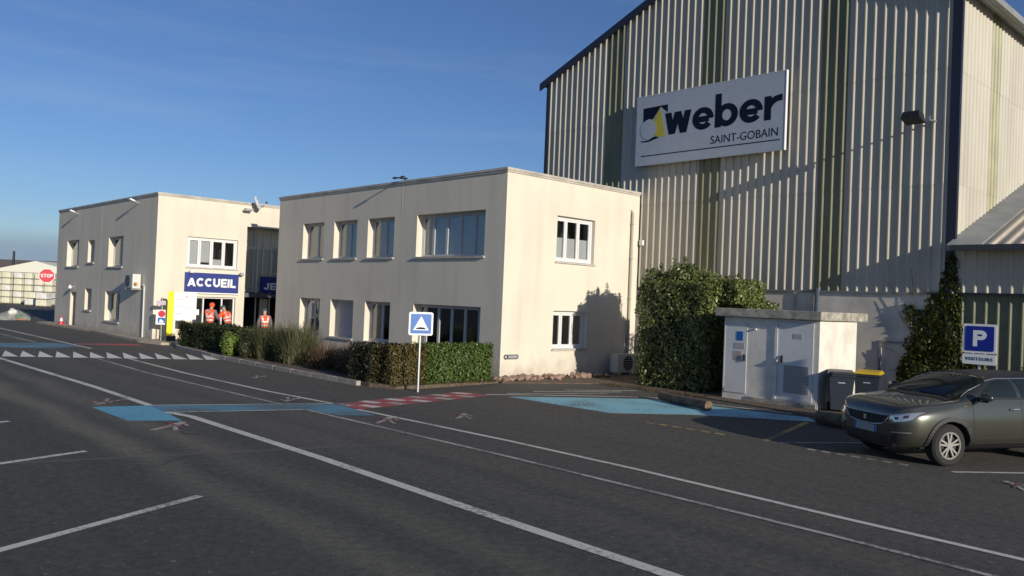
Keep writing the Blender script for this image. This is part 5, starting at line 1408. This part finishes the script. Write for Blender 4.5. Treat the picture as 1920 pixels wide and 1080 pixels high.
leaf_mesh('inner_foliage', Pi[k_], Ni[k_], 0.17, 0.10, L_dark, t)
mb = MB()
for i in range(14):
    a = rng.uniform(0, 6.28); p0 = Vector((20.7+0.2*math.cos(a), 14.3+0.4*math.sin(a), 0.0)); p2 = Vector((20.75+0.45*math.cos(a), 14.3+0.8*math.sin(a), rng.uniform(2.2, 3.3)))
    p1 = p0.lerp(p2, .5)+Vector((rng.uniform(-.1, .1), rng.uniform(-.15, .15), .1)); mb.tube([p0, p1, p2], [.045, .03, .012], 6)
mb.build('trunk', M_bark, t)

# vine at the hall corner
t = empty('climbing_vine', (22.6, 7.75, 0.03), 'climbing vine covering the foot of the hall corner behind the car', 'vine')
blobs = [(22.78, 7.75, 0.9, .20, .5, .9), (22.85, 7.75, 2.0, .12, .40, .9), (22.88, 7.72, 3.0, .10, .28, .75), (22.86, 7.70, 3.7, .10, .16, .4), (22.78, 8.3, 0.8, .20, .6, .8), (22.84, 8.35, 1.6, .12, .3, .35), (22.96, 8.55, 2.2, .03, .22, .42), (22.96, 8.72, 2.5, .02, .22, .25), (22.80, 8.6, 0.75, .2, .4, .7), (22.93, 8.25, 2.0, .06, .35, .5), (22.94, 8.5, 1.6, .05, .35, .35), (22.9, 8.05, 2.6, .08, .3, .5), (22.76, 7.2, 0.7, .22, .5, .75), (22.86, 8.15, 2.35, .09, .25, .3)]
P_, Nn = blob_points(10500, blobs, 31, shell=0.45); k_ = (P_[:, 2] > 0.05); P_[:, 0] = np.minimum(22.98 - (22.98-P_[:, 0])*0.26, 22.98 - 0.03*nrng.random(len(P_)))
leaf_mesh('foliage', P_[k_], Nn[k_], 0.10, 0.075, L_ivy, t)
mb = MB()
for pts in (((22.8, 7.8, 0), (22.85, 7.74, 2), (22.86, 7.72, 4.4)), ((22.7, 8.0, 0.2), (22.8, 8.4, 1.6), (22.86, 8.75, 2.6), (22.9, 9.3, 3.3)), ((22.8, 8.4, 1.7), (22.88, 8.6, 2.8), (22.9, 8.72, 3.7)), ((22.8, 8.3, 1.5), (22.88, 8.95, 2.4), (22.9, 9.25, 2.9)), ((22.8, 7.9, 2.6), (22.88, 8.2, 3.0), (22.9, 8.5, 3.2)), ((22.6, 8.6, 1.1), (22.7, 9.1, 1.45), (22.8, 9.35, 1.5)), ((22.6, 8.5, 0.8), (22.7, 8.95, 0.95), (22.8, 9.2, .9))):
    mb.tube([(23.0-(22.99-p[0])*0.25-0.012, p[1], p[2]) for p in pts], [0.014] + [0.008]*(len(pts)-2) + [0.004], 6)
mb.build('stem', M_bark, t)
shrub('shrub', 'leafy green shrub right of the parking sign at the foot of the shed', [(22.6, 5.7, .6, .3, .55, .7), (22.6, 4.9, .7, .3, .55, .75), (22.65, 6.4, 0.5, .25, .5, .6)], 5200, L_ivy, 0.10, seed=41, ratio=0.7)
shrub('weed_clump', 'small weeds beside the yellow-lidded bin', [(20.7, 8.15, .4, .16, .16, .45)], 180, L_green, 0.10, seed=44, ratio=0.25, cat='weed')

# fallen leaves along the soil edge
P_ = np.stack([nrng.uniform(12.1, 15.7, 500), 17.08+nrng.normal(size=500)*0.06, np.full(500, 0.105)], 1)
P2 = np.stack([nrng.uniform(18.3, 19.1, 500), nrng.uniform(12.2, 15.8, 500), np.full(500, 0.045)], 1)
Pq = np.concatenate([P_, P2]); Nq = np.tile(np.array([[0, 0, 1.0]]), (len(Pq), 1))
o = leaf_mesh('fallen_leaves', Pq, Nq, 0.05, 0.03, L_brown, None)
tag(o, 'fallen brown leaves on the soil', 'leaves', kind='stuff')

# ------------------------------------------------------------------ people
M_skin = mat('skin', (0.45, 0.27, 0.19), 0.6)
M_trous = mat('dark_trousers', (0.035, 0.04, 0.055), 0.9)
M_orange = mat('hi_vis_orange', (0.85, 0.10, 0.03), 0.7)
M_band = mat('hi_vis_band', (0.62, 0.60, 0.58), 0.4)
M_cap = mat('grey_cap', (0.07, 0.08, 0.09), 0.8)
M_greysl = mat('grey_sleeve', (0.16, 0.15, 0.16), 0.9)
M_hair = mat('dark_hair', (0.03, 0.02, 0.015), 0.8)
def skin_mesh(name, verts, edges, radii, mats, parent, sub=2, root=0):
    me = bpy.data.meshes.new(name); me.from_pydata([tuple(v) for v in verts], edges, [])
    o = bpy.data.objects.new(name, me); COL.objects.link(o)
    sk = o.modifiers.new('skin', 'SKIN'); sk.use_smooth_shade = True
    me.skin_vertices[0].data[root].use_root = True
    for i, r in enumerate(radii):
        me.skin_vertices[0].data[i].radius = r if isinstance(r, tuple) else (r, r)
        if i != root: me.skin_vertices[0].data[i].use_root = False
    ss = o.modifiers.new('sub', 'SUBSURF'); ss.levels = sub; ss.render_levels = sub
    dg = bpy.context.evaluated_depsgraph_get(); dg.update()
    nm = bpy.data.meshes.new_from_object(o.evaluated_get(dg))
    bpy.data.objects.remove(o); bpy.data.meshes.remove(me)
    nm.name = name; nm.materials.clear()
    for m in mats: nm.materials.append(m)
    ob = bpy.data.objects.new(name, nm); COL.objects.link(ob); ob.parent = parent
    nm.polygons.foreach_set('use_smooth', [True]*len(nm.polygons))
    return ob
def person(loc, rz, label, h, bend, arms, capm, hood, sleeve):
    """local: faces +y, x to its right. arms: list of (elbow, hand) offsets relative to the shoulder for right, left"""
    t = empty('person', loc, label, 'person', None, rz)
    s = h/1.75
    hip = Vector((0, 0, 0.93))
    by, bz = math.sin(bend), math.cos(bend)
    def up_(d, x=0, fwd=0): return hip + Vector((x, d*by + fwd*bz, d*bz - fwd*by))
    neck = up_(0.56); head0 = up_(0.66, fwd=0.03); headc = up_(0.74, fwd=0.05); headt = up_(0.83, fwd=0.03)
    V = [hip, up_(0.2), up_(0.42), neck, head0, headc, headt]; E = [(0, 1), (1, 2), (2, 3), (3, 4), (4, 5), (5, 6)]
    R_ = [(0.14, .11), (0.13, .10), (0.16, .11), 0.06, 0.075, 0.10, 0.075]
    for sx in (1, -1):
        b = len(V)
        V += [Vector((sx*0.09, 0, 0.86)), Vector((sx*0.10, 0.03, 0.48)), Vector((sx*0.10, 0, 0.08)), Vector((sx*0.11, 0.15, 0.04))]
        R_ += [0.095, 0.065, 0.045, 0.04]; E += [(0, b), (b, b+1), (b+1, b+2), (b+2, b+3)]
    hands = []
    for sx, (el, hd) in zip((1, -1), arms):
        b = len(V); sh = up_(0.49, x=sx*0.20)
        e_ = sh+Vector((sx*el[0], el[1], el[2])); h_ = sh+Vector((sx*hd[0], hd[1], hd[2]))
        V += [sh, e_, h_]; R_ += [0.065, 0.045, 0.035]; E += [(2, b), (b, b+1), (b+1, b+2)]
        d = (h_-e_).normalized(); side = d.cross(Vector((0, 0, 1))).normalized()
        pb = len(V); V += [h_+d*0.07]; R_ += [(0.035, 0.02)]; E += [(b+2, pb)]
        for fi, off in enumerate((-0.03, -0.01, 0.01, 0.03)):
            q0 = len(V); L_ = (0.07, 0.08, 0.075, 0.06)[fi]
            V += [h_+d*0.11+side*off, h_+d*(0.11+L_*0.6)+side*off*1.2+Vector((0, 0, -0.02)), h_+d*(0.11+L_)+side*off*1.2+Vector((0, 0, -0.045))]
            R_ += [0.010, 0.009, 0.007]; E += [(pb, q0), (q0, q0+1), (q0+1, q0+2)]
        q0 = len(V); V += [h_+d*0.05+side*0.045, h_+d*0.09+side*0.065+Vector((0, 0, -0.01))]; R_ += [0.011, 0.008]; E += [(b+2, q0), (q0, q0+1)]
        hands.append((sh, e_, h_))
    V = [v*s for v in V]; R_ = [tuple(q*s for q in r) if isinstance(r, tuple) else r*s for r in R_]
    body = skin_mesh('body', V, E, R_, [M_skin, M_trous], t)
    for p in body.data.polygons:
        p.material_index = 1 if p.center.z < 0.97*s else 0
    # face
    hc = headc*s
    mb = MB(); mb.hexa([tuple(hc+Vector((x, y, z))*s) for x, y, z in ((-.018, .09, -.03), (.018, .09, -.03), (.018, .13, -.025), (-.018, .13, -.025), (-.01, .09, .03), (.01, .09, .03), (.01, .105, .03), (-.01, .105, .03))]); mb.build('nose', M_skin, t, local=True)
    mb = MB()
    for sx in (-1, 1): mb.tube([tuple(hc+Vector((sx*.035, .085, .025))*s), tuple(hc+Vector((sx*.035, .10, .025))*s)], 0.012*s, 8)
    mb.build('eyes', M_hair, t, local=True)
    mb = MB(); mb.box(hc.x-.025*s, hc.x+.025*s, hc.y+.08*s, hc.y+.098*s, hc.z-.06*s, hc.z-.05*s); mb.build('mouth', M_red, t, local=True)
    # jacket
    JV = [up_(-0.06), up_(0.2), up_(0.44), up_(0.545)]; JE = [(0, 1), (1, 2), (2, 3)]; JR = [(0.185, .14), (0.175, .135), (0.205, .145), (0.085, .08)]
    for sx, (sh, e_, h_) in zip((1, -1), hands):
        b = len(JV); JV += [sh, e_, h_-(h_-e_)*0.08]; JR += [0.095, 0.072, 0.058]; JE += [(2, b), (b, b+1), (b+1, b+2)]
    JV = [v*s for v in JV]; JR = [tuple(q*s for q in r) if isinstance(r, tuple) else r*s for r in JR]
    j = skin_mesh('jacket', JV, JE, JR, [M_orange, M_band, sleeve], t)
    for p in j.data.polygons:
        c = p.center/s; rel = c-hip; hgt = rel.y*by + rel.z*bz
        tor = abs(c.x) < 0.19
        if not tor: p.material_index = 2
        elif 0.08 < hgt < 0.135 or 0.22 < hgt < 0.27 or (hgt > 0.27 and 0.085 < abs(c.x) < 0.125): p.material_index = 1
    # headgear
    bm = bmesh.new(); bmesh.ops.create_uvsphere(bm, u_segments=16, v_segments=10, radius=0.118*s)
    zcut = -0.02*s if not hood else -0.2*s
    bmesh.ops.delete(bm, geom=[v for v in bm.verts if v.co.z < zcut or (hood and v.co.y > 0.075*s and v.co.z < 0.05*s)], context='VERTS')
    if not hood:
        vs = [bm.verts.new(tuple(Vector(q)*s)) for q in ((-.09, .09, 0), (.09, .09, 0), (.07, .19, -.02), (-.07, .19, -.02))]; bm.faces.new(vs)
    me = bpy.data.meshes.new('cap'); bm.to_mesh(me); bm.free(); me.materials.append(capm)
    for p in me.polygons: p.use_smooth = True
    c = bpy.data.objects.new('hood' if hood else 'cap', me); COL.objects.link(c); c.parent = t; c.location = hc + Vector((0, 0, 0.02*s)); c.rotation_euler = (-bend*0.8, 0, 0)
    so = c.modifiers.new('thick', 'SOLIDIFY'); so.thickness = 0.008
    return t
person((13.62, 32.1, 0.10), rad(-52), 'person in orange hi-vis with orange hood, in profile at the reception door', 1.66, rad(8), [((.05, .12, -.26), (.0, .34, -.36)), ((.05, .10, -.27), (.0, .32, -.38))], M_orange, True, M_greysl)
person((14.45, 32.2, 0.10), rad(20), 'stooping person in orange hi-vis seen from behind at the reception door', 1.62, rad(24), [((.16, .05, -.24), (.10, .28, -.32)), ((.18, .05, -.24), (.10, .30, -.30))], M_cap, False, M_orange)
person((14.95, 30.0, 0.06), rad(-15), 'person in orange vest and grey cap before the glazed recess', 1.56, rad(8), [((.07, .02, -.28), (.04, .14, -.5)), ((.07, .02, -.28), (.04, .14, -.5))], M_cap, False, M_greysl)

# ------------------------------------------------------------------ car
def build_car(loc, rz):
    t = empty('parked_car', loc, 'grey-green crossover car parked at the right with its nose to the left', 'car', None, rz)
    M_paint = mat('car_paint', (0.082, 0.084, 0.066), 0.28, metal=0.65, coat=1.0)
    M_tyre = mat('tyre', (0.018, 0.018, 0.018), 0.85)
    M_rim = mat('rim_alloy', (0.40, 0.39, 0.35), 0.4, metal=0.6)
    M_rimd = mat('rim_dark', (0.03, 0.03, 0.035), 0.5)
    M_chrome = mat('chrome', (0.60, 0.60, 0.58), 0.3, metal=0.9)
    M_cglass = mat('car_glass', (0.016, 0.021, 0.019), 0.035, spec=0.55)
    M_lamp = mat('headlamp', (0.62, 0.62, 0.62), 0.10, metal=0.7, coat=1.0)
    M_plastic = mat('car_black_plastic', (0.02, 0.02, 0.021), 0.55)
    ST_ = [(.90, .50, .33, .70, .44, .79, .30, .815, .825), (.82, .74, .24, .76, .66, .89, .42, .92, .93), (.62, .865, .22, .84, .76, .965, .48, .99, 1.0),
           (.30, .905, .22, .89, .80, 1.0, .50, 1.03, 1.05), (-.08, .915, .22, .92, .82, 1.03, .56, 1.06, 1.085), (-.26, .92, .22, .95, .83, 1.055, .74, 1.08, 1.11),
           (-.56, .92, .22, .96, .845, 1.07, .755, 1.255, 1.295), (-.86, .92, .22, .97, .845, 1.08, .715, 1.41, 1.465), (-1.3, .92, .22, .98, .845, 1.09, .70, 1.465, 1.525),
           (-2.4, .92, .22, .99, .84, 1.11, .68, 1.455, 1.515), (-3.0, .915, .24, 1.0, .82, 1.13, .64, 1.405, 1.465), (-3.36, .89, .30, 1.0, .78, 1.13, .60, 1.27, 1.33), (-3.53, .83, .36, .95, .70, 1.04, .5, 1.08, 1.11)]
    bm = bmesh.new(); rings = []
    for (x, w, zb, zs, wb, zt, wr, zr, zc) in ST_:
        half = [(0.0, zb), (w*.6, zb), (w*.965, zb+.09), (w, .56), (w*.99, .80 if zs > .8 else zs-.06), (w*.955, zs), (wb, zt), (wr, zr)]
        ring = [bm.verts.new((x, y, z)) for y, z in half] + [bm.verts.new((x, 0, zc))] + [bm.verts.new((x, -y, z)) for y, z in reversed(half[1:])]
        rings.append(ring)
    n = len(rings[0])
    for a, b in zip(rings[:-1], rings[1:]):
        for i in range(n):
            j = (i+1) % n; bm.faces.new((a[i], a[j], b[j], b[i]))
    bm.faces.new(rings[0]); bm.faces.new(list(reversed(rings[-1])))
    bmesh.ops.recalc_face_normals(bm, faces=bm.faces)
    cl = bm.edges.layers.float.get('crease_edge') or bm.edges.layers.float.new('crease_edge')
    for e in bm.edges:
        ia = [(r.index(e.verts[0]), ri) for ri, r in enumerate(rings) if e.verts[0] in r]; ib = [(r.index(e.verts[1]), ri) for ri, r in enumerate(rings) if e.verts[1] in r]
        if ia and ib and ia[0][0] == ib[0][0] and ia[0][0] in (6, n-6): e[cl] = 0.45
        if ia and ib and ia[0][0] == ib[0][0] and ia[0][0] in (5, n-5): e[cl] = 0.3
    me = bpy.data.meshes.new('body'); bm.to_mesh(me); bm.free(); me.materials.append(M_paint); me.materials.append(M_plastic)
    o = bpy.data.objects.new('body', me); COL.objects.link(o)
    ss = o.modifiers.new('sub', 'SUBSURF'); ss.levels = 3; ss.render_levels = 3
    dg = bpy.context.evaluated_depsgraph_get(); dg.update()
    smooth_me = bpy.data.meshes.new_from_object(o.evaluated_get(dg))
    b2 = bmesh.new(); b2.from_mesh(smooth_me); bvh = BVHTree.FromBMesh(b2); b2.free()
    # wheel arch cuts
    cut = MB()
    for wx in (0, -2.67):
        for sy in (1, -1): cut.tube([(wx, sy*0.62, .34), (wx, sy*1.1, .34)], 0.40, 36)
    co = cut.build('cut', M_plastic)
    o.data = smooth_me; o.modifiers.clear()
    bo = o.modifiers.new('cut', 'BOOLEAN'); bo.object = co; bo.operation = 'DIFFERENCE'; bo.solver = 'EXACT'
    dg.update()
    fm = bpy.data.meshes.new_from_object(o.evaluated_get(dg))
    bpy.data.objects.remove(co); o.modifiers.clear(); o.data = fm
    fm.materials.clear(); fm.materials.append(M_paint); fm.materials.append(M_plastic)
    for p in fm.polygons:
        p.use_smooth = True
        c = p.center
        r = min(math.hypot(c.x, c.z-.34), math.hypot(c.x+2.67, c.z-.34))
        p.material_index = 1 if (abs(c.y) < 0.86 and r < 0.402 and abs(c.y) > .5) or c.z < 0.27 else 0
    o.parent = t
    fm.set_sharp_from_angle(angle=rad(40))
    body = o
    def patch(name, bot, top, m, axis, off=0.006, nu=10, nv=5, sy=1, parent=t, thick=0.0, sm=True, fit=False):
        """bot/top: polylines; axis 'x' -> points (y,z) cast from front; axis 'y' -> points (x,z) cast from the side sy; 'z' -> (x,y) from above"""
        def samp(pl, s):
            k = s*(len(pl)-1); i = min(int(k), len(pl)-2); f = k-i
            return (pl[i][0]*(1-f)+pl[i+1][0]*f, pl[i][1]*(1-f)+pl[i+1][1]*f)
        mb = MB(); G = []
        for j in range(nv+1):
            row = []
            for i in range(nu+1):
                a = samp(bot, i/nu); b = samp(top, i/nu); q = (a[0]+(b[0]-a[0])*j/nv, a[1]+(b[1]-a[1])*j/nv)
                if axis == 'x': org, d = Vector((2, q[0], q[1])), Vector((-1, 0, 0))
                elif axis == 'y': org, d = Vector((q[0], 2*sy, q[1])), Vector((0, -sy, 0))
                else: org, d = Vector((q[0], q[1], 3)), Vector((0, 0, -1))
                h = bvh.ray_cast(org, d)
                if h[0] is None: row.append(None); continue
                nrm = h[1] if h[1].dot(d) < 0 else -h[1]
                row.append(h[0] + nrm*off)
            G.append(row)
        if fit:      # smooth sheet of glass: biquadratic through the surface points
            pts = [v for r_ in G for v in r_ if v is not None]
            Am = np.array([[1, p.y, p.z, p.y*p.y, p.y*p.z, p.z*p.z, p.y**2*p.z] for p in pts]); bx_ = np.array([p.x for p in pts])
            co_ = np.linalg.lstsq(Am, bx_, rcond=None)[0]; lift_ = float((bx_ - Am@co_).max()) + 0.003
            for r_ in G:
                for v in r_:
                    if v is not None: v.x = float(np.dot(co_, [1, v.y, v.z, v.y*v.y, v.y*v.z, v.z*v.z, v.y**2*v.z])) + lift_
        for j in range(nv):
            for i in range(nu):
                q = [G[j][i], G[j][i+1], G[j+1][i+1], G[j+1][i]]
                if all(v is not None for v in q): mb.quad(*q)
        ob = mb.build(name, m, parent, local=True)
        bmm = bmesh.new(); bmm.from_mesh(ob.data); bmesh.ops.remove_doubles(bmm, verts=bmm.verts, dist=1e-5); bmesh.ops.recalc_face_normals(bmm, faces=bmm.faces)
        bmm.to_mesh(ob.data); bmm.free()
        # make sure it faces outward
        outw = {'x': Vector((1, 0, 0)), 'y': Vector((0, sy, 0)), 'z': Vector((0, 0, 1))}[axis]
        if len(ob.data.polygons) and sum(p.normal.dot(outw) for p in ob.data.polygons) < 0: ob.data.flip_normals()
        if sm:
            for p in ob.data.polygons: p.use_smooth = True
        if thick:
            md = ob.modifiers.new('thick', 'SOLIDIFY'); md.thickness = thick; md.offset = 1
        return ob
    def line(name, pts, axis, r, m, sy=1, off=0.0, n=14, parent=t):
        def samp(s):
            k = s*(len(pts)-1); i = min(int(k), len(pts)-2); f = k-i
            return (pts[i][0]*(1-f)+pts[i+1][0]*f, pts[i][1]*(1-f)+pts[i+1][1]*f)
        P_ = []
        for i in range(n+1):
            q = samp(i/n)
            if axis == 'x': org, d = Vector((2, q[0], q[1])), Vector((-1, 0, 0))
            elif axis == 'y': org, d = Vector((q[0], 2*sy, q[1])), Vector((0, -sy, 0))
            else: org, d = Vector((q[0], q[1], 3)), Vector((0, 0, -1))
            h = bvh.ray_cast(org, d)
            if h[0] is not None: P_.append(h[0] - d*off)
        if len(P_) > 1: return MB().tube(P_, r, 6).build(name, m, parent, local=True)
    # front
    g = patch('grille', [(-.44, .66), (-.25, .60), (.25, .60), (.44, .66)], [(-.50, .775), (-.3, .765), (.3, .765), (.50, .775)], M_plastic, 'x', 0.004, 16, 4)
    for i in range(13):
        y = -.42 + i*.07; line('grille_bar', [(y*0.92, .63), (y, .76)], 'x', .008, M_plastic if i % 2 else M_rimd, off=.008, n=3, parent=g)
    line('grille_trim', [(-.52, .785), (-.3, .775), (.3, .775), (.52, .785)], 'x', .009, M_chrome, off=.004)
    line('grille_trim', [(-.50, .76), (-.40, .64), (-.2, .595), (.2, .595), (.40, .64), (.50, .76)], 'x', .010, M_chrome, off=.004)
    h = bvh.ray_cast(Vector((2, 0, .69)), Vector((-1, 0, 0)))[0]
    MB().prism([(-.035, .66), (-.01, .65), (.0, .67), (.03, .66), (.02, .70), (.04, .72), (.01, .735), (-.02, .725), (-.045, .74), (-.03, .70)], h.x+.012, h.x+.022, lambda u, v, d: (d, u, v)).build('emblem', M_chrome, t, local=True)
    h = bvh.ray_cast(Vector((2, 0, .52)), Vector((-1, 0, 0)))[0]
    pl = MB().box(h.x+.002, h.x+.014, -.26, .26, .47, .58).build('number_plate', mat('plate_white', (0.34, 0.36, 0.37), 0.5), t, local=True)
    mb = MB()
    mb.box(h.x+.0145, h.x+.017, .215, .26, .472, .578); mb.build('plate_band', M_rblue, pl, local=True)
    MB().box(h.x+.0145, h.x+.017, -.26, -.215, .472, .578).build('plate_band', M_rblue, pl, local=True)
    mb = MB()
    for i in range(7):
        y = -.185 + i*.055
        if i in (2, 5): mb.box(h.x+.0145, h.x+.017, y-.01, y+.01, .522, .53)
        else: mb.box(h.x+.0145, h.x+.017, y-.017, y+.017, .495, .555)
    mb.build('plate_marks', M_printgrey, pl, local=True)
    for sy in (1, -1):
        hl = patch('headlight', [(sy*.50, .70), (sy*.62, .69), (sy*.74, .715), (sy*.80, .75)], [(sy*.52, .775), (sy*.64, .80), (sy*.74, .83), (sy*.83, .85)], M_lamp, 'x', .008, 12, 4)
        patch('lamp_brow', [(sy*.52, .778), (sy*.64, .803), (sy*.74, .833), (sy*.83, .853)], [(sy*.52, .79), (sy*.64, .815), (sy*.74, .845), (sy*.84, .867)], M_chrome, 'x', .010, 12, 1, parent=hl)
        patch('lamp_inner', [(sy*.60, .73), (sy*.65, .73)], [(sy*.60, .765), (sy*.65, .77)], M_rimd, 'x', .012, 4, 2, parent=hl)
        patch('lamp_inner', [(sy*.71, .755), (sy*.76, .77)], [(sy*.71, .80), (sy*.76, .815)], M_rimd, 'x', .012, 4, 2, parent=hl)
        patch('fog_recess', [(sy*.52, .36), (sy*.74, .40)], [(sy*.56, .50), (sy*.80, .52)], M_plastic, 'x', .005, 8, 4)
        patch('fog_trim', [(sy*.55, .51), (sy*.80, .53)], [(sy*.56, .53), (sy*.80, .548)], M_chrome, 'x', .010, 8, 1)
    patch('lower_grille', [(-.46, .33), (.46, .33)], [(-.50, .45), (.50, .45)], M_plastic, 'x', .004, 12, 3)
    patch('skid_plate', [(-.5, .28), (.5, .28)], [(-.52, .32), (.52, .32)], M_plastic, 'x', .006, 12, 2)
    # windscreen
    ws = patch('windscreen', [(-.72, 1.085), (-.4, 1.11), (.4, 1.11), (.72, 1.085)], [(-.665, 1.385), (-.35, 1.43), (.35, 1.43), (.665, 1.385)], M_cglass, 'x', .006, 18, 12, fit=True)
    patch('cowl', [(-.70, 1.045), (-.4, 1.068), (.4, 1.068), (.70, 1.045)], [(-.69, 1.072), (-.4, 1.095), (.4, 1.095), (.69, 1.072)], M_plastic, 'x', .008, 18, 2)
    line('wiper', [(.62, 1.09), (.1, 1.14)], 'x', .010, M_black, off=.02)
    line('wiper', [(.0, 1.10), (-.5, 1.13)], 'x', .010, M_black, off=.02)
    patch('roof_panel', [(-.98, -.58), (-3.0, -.54)], [(-.98, .58), (-3.0, .54)], M_black, 'z', .005, 14, 8)
    for sy in (1, -1):
        patch('side_window', [(-.58, 1.115), (-1.0, 1.115), (-1.42, 1.115)], [(-1.02, 1.355), (-1.2, 1.385), (-1.42, 1.395)], M_cglass, 'y', .006, 10, 8, sy)
        patch('side_window', [(-1.52, 1.115), (-2.0, 1.125), (-2.42, 1.14)], [(-1.52, 1.40), (-2.0, 1.40), (-2.42, 1.385)], M_cglass, 'y', .006, 10, 8, sy)
        patch('quarter_window', [(-2.50, 1.15), (-2.95, 1.19)], [(-2.50, 1.38), (-2.85, 1.33)], M_cglass, 'y', .006, 8, 6, sy)
        line('window_trim', [(-.34, 1.11), (-.56, 1.22), (-.95, 1.37), (-1.2, 1.408), (-2.0, 1.42), (-2.6, 1.395), (-2.95, 1.33)], 'y', .008, M_chrome, sy, .002, 26)
        line('belt_trim', [(-.55, 1.095), (-1.5, 1.10), (-2.45, 1.12), (-3.0, 1.17)], 'y', .009, M_black, sy, .004, 20)
        for x in (-.44, -1.47, -2.45):
            line('door_gap', [(x, .30), (x-.01, .7), (x, 1.08)], 'y', .006, M_black, sy, -.001, 10)
        patch('sill_cladding', [(-.45, .25), (-2.22, .25)], [(-.44, .36), (-2.24, .36)], M_plastic, 'y', .012, 14, 3, sy)
        line('sill_trim', [(-.46, .375), (-2.2, .375)], 'y', .006, M_plastic, sy, .01, 14)
        for x in (-1.30, -2.28):
            h = bvh.ray_cast(Vector((x, 2*sy, .93)), Vector((0, -sy, 0)))[0]
            MB().tube([(x+.09, h.y+sy*.012, .925), (x+.06, h.y+sy*.04, .93), (x-.06, h.y+sy*.04, .935), (x-.09, h.y+sy*.012, .935)], .016, 8).build('door_handle', M_chrome, t, local=True)
        # mirror
        bm = bmesh.new(); bmesh.ops.create_uvsphere(bm, u_segments=16, v_segments=10, radius=1)
        for v in bm.verts: v.co = Vector((-.55+v.co.x*.075 - (0.03 if v.co.y*sy > 0 else 0), sy*1.01+v.co.y*.125, 1.135+v.co.z*.075))
        me = bpy.data.meshes.new('mirror'); bm.to_mesh(me); bm.free(); me.materials.append(M_paint)
        for p in me.polygons: p.use_smooth = True
        mo = bpy.data.objects.new('mirror', me); COL.objects.link(mo); mo.parent = t
        MB().tube([(-.52, sy*.84, 1.09), (-.54, sy*.95, 1.10)], .03, 6).build('mirror_arm', M_black, mo, local=True)
        MB().tube([(-.54, sy*.88, 1.07), (-.54, sy*1.10, 1.075)], .022, 6).build('mirror_base', M_black, mo, local=True)
        for wx in (0, -2.67):
            # arch cladding ring
            mb = MB(); N_ = 28; prev = None
            for i in range(N_+1):
                a = rad(-14 + 208*i/N_); pin = (wx+.402*math.cos(a), .34+.402*math.sin(a)); po = (wx+.465*math.cos(a), .34+.465*math.sin(a))
                row = []
                for q in (pin, po):
                    hh = bvh.ray_cast(Vector((q[0], 2*sy, max(q[1], .26))), Vector((0, -sy, 0)))[0]
                    yy = hh.y if hh is not None else sy*.90
                    row.append((q[0], yy+sy*.012, q[1]))
                row.append((pin[0], row[0][1]-sy*.06, pin[1]))
                if prev: mb.quad(prev[0], prev[1], row[1], row[0]); mb.quad(prev[2], prev[0], row[0], row[2])
                prev = row
            ob = mb.build('arch_cladding', M_plastic, t, local=True); md = ob.modifiers.new('thick', 'SOLIDIFY'); md.thickness = .008
            # wheel: lathe tyre
            yo = sy*.885
            prof = [(.21, .0), (.225, -.012), (.30, -.004), (.335, -.035), (.342, -.06), (.342, -.17), (.33, -.20), (.22, -.22)]
            mb = MB(); K = 40
            for i in range(len(prof)-1):
                for k in range(K):
                    a0, a1 = 2*math.pi*k/K, 2*math.pi*(k+1)/K
                    f = lambda r, dy, a: (wx+r*math.cos(a), yo+sy*dy, .342+r*math.sin(a))
                    mb.quad(f(*prof[i], a0), f(*prof[i], a1), f(*prof[i+1], a1), f(*prof[i+1], a0))
            w = mb.build('wheel', M_tyre, t, local=True, smooth=True)
            mb = MB(); mb.tube([(wx, yo-sy*.06, .342), (wx, yo-sy*.10, .342)], .215, 32); mb.build('wheel_disc', M_rimd, w, local=True)
            mb = MB()
            f2 = lambda u, v, d: (wx+u, d, .342+v)
            for i in range(5):
                for da in (-.20, .20):
                    a = 2*math.pi*i/5+.3
                    pts = []
                    for r_, ww, aa in ((.05, .016, a+da*1.2), (.215, .0145, a+da)):
                        cx, cz = r_*math.cos(aa), r_*math.sin(aa); px, pz = -math.sin(a)*ww, math.cos(a)*ww
                        pts.append(((cx+px, cz+pz), (cx-px, cz-pz)))
                    q = [pts[0][0], pts[1][0], pts[1][1], pts[0][1]]
                    mb.prism(q, yo-sy*.035, yo-sy*.012, f2)
            mb.prism(circle(0, 0, .055, 18), yo-sy*.03, yo-sy*.006, f2)
            for k in range(36):
                a0, a1 = 2*math.pi*k/36, 2*math.pi*(k+1)/36
                mb.prism([(.197*math.cos(a0), .197*math.sin(a0)), (.222*math.cos(a0), .222*math.sin(a0)), (.222*math.cos(a1), .222*math.sin(a1)), (.197*math.cos(a1), .197*math.sin(a1))], yo-sy*.03, yo-sy*.004, f2)
            mb.build('rim', M_rim, w, local=True)
    # hood shut lines
    for sy in (1, -1):
        line('hood_gap', [(.78, sy*.50), (.4, sy*.66), (0, sy*.74), (-.3, sy*.76)], 'z', .005, M_black, off=-.001, n=14)
    # interior parcel and rear lamps
    for sy in (1, -1):
        patch('tail_light', [(-3.2, .90), (-3.45, .90)], [(-3.2, 1.0), (-3.45, 1.0)], mat('tail_red', (0.35, 0.01, 0.01), 0.2), 'y', .006, 6, 3, sy)
    return t
build_car((14.62, 5.50, 0.0), rad(154))
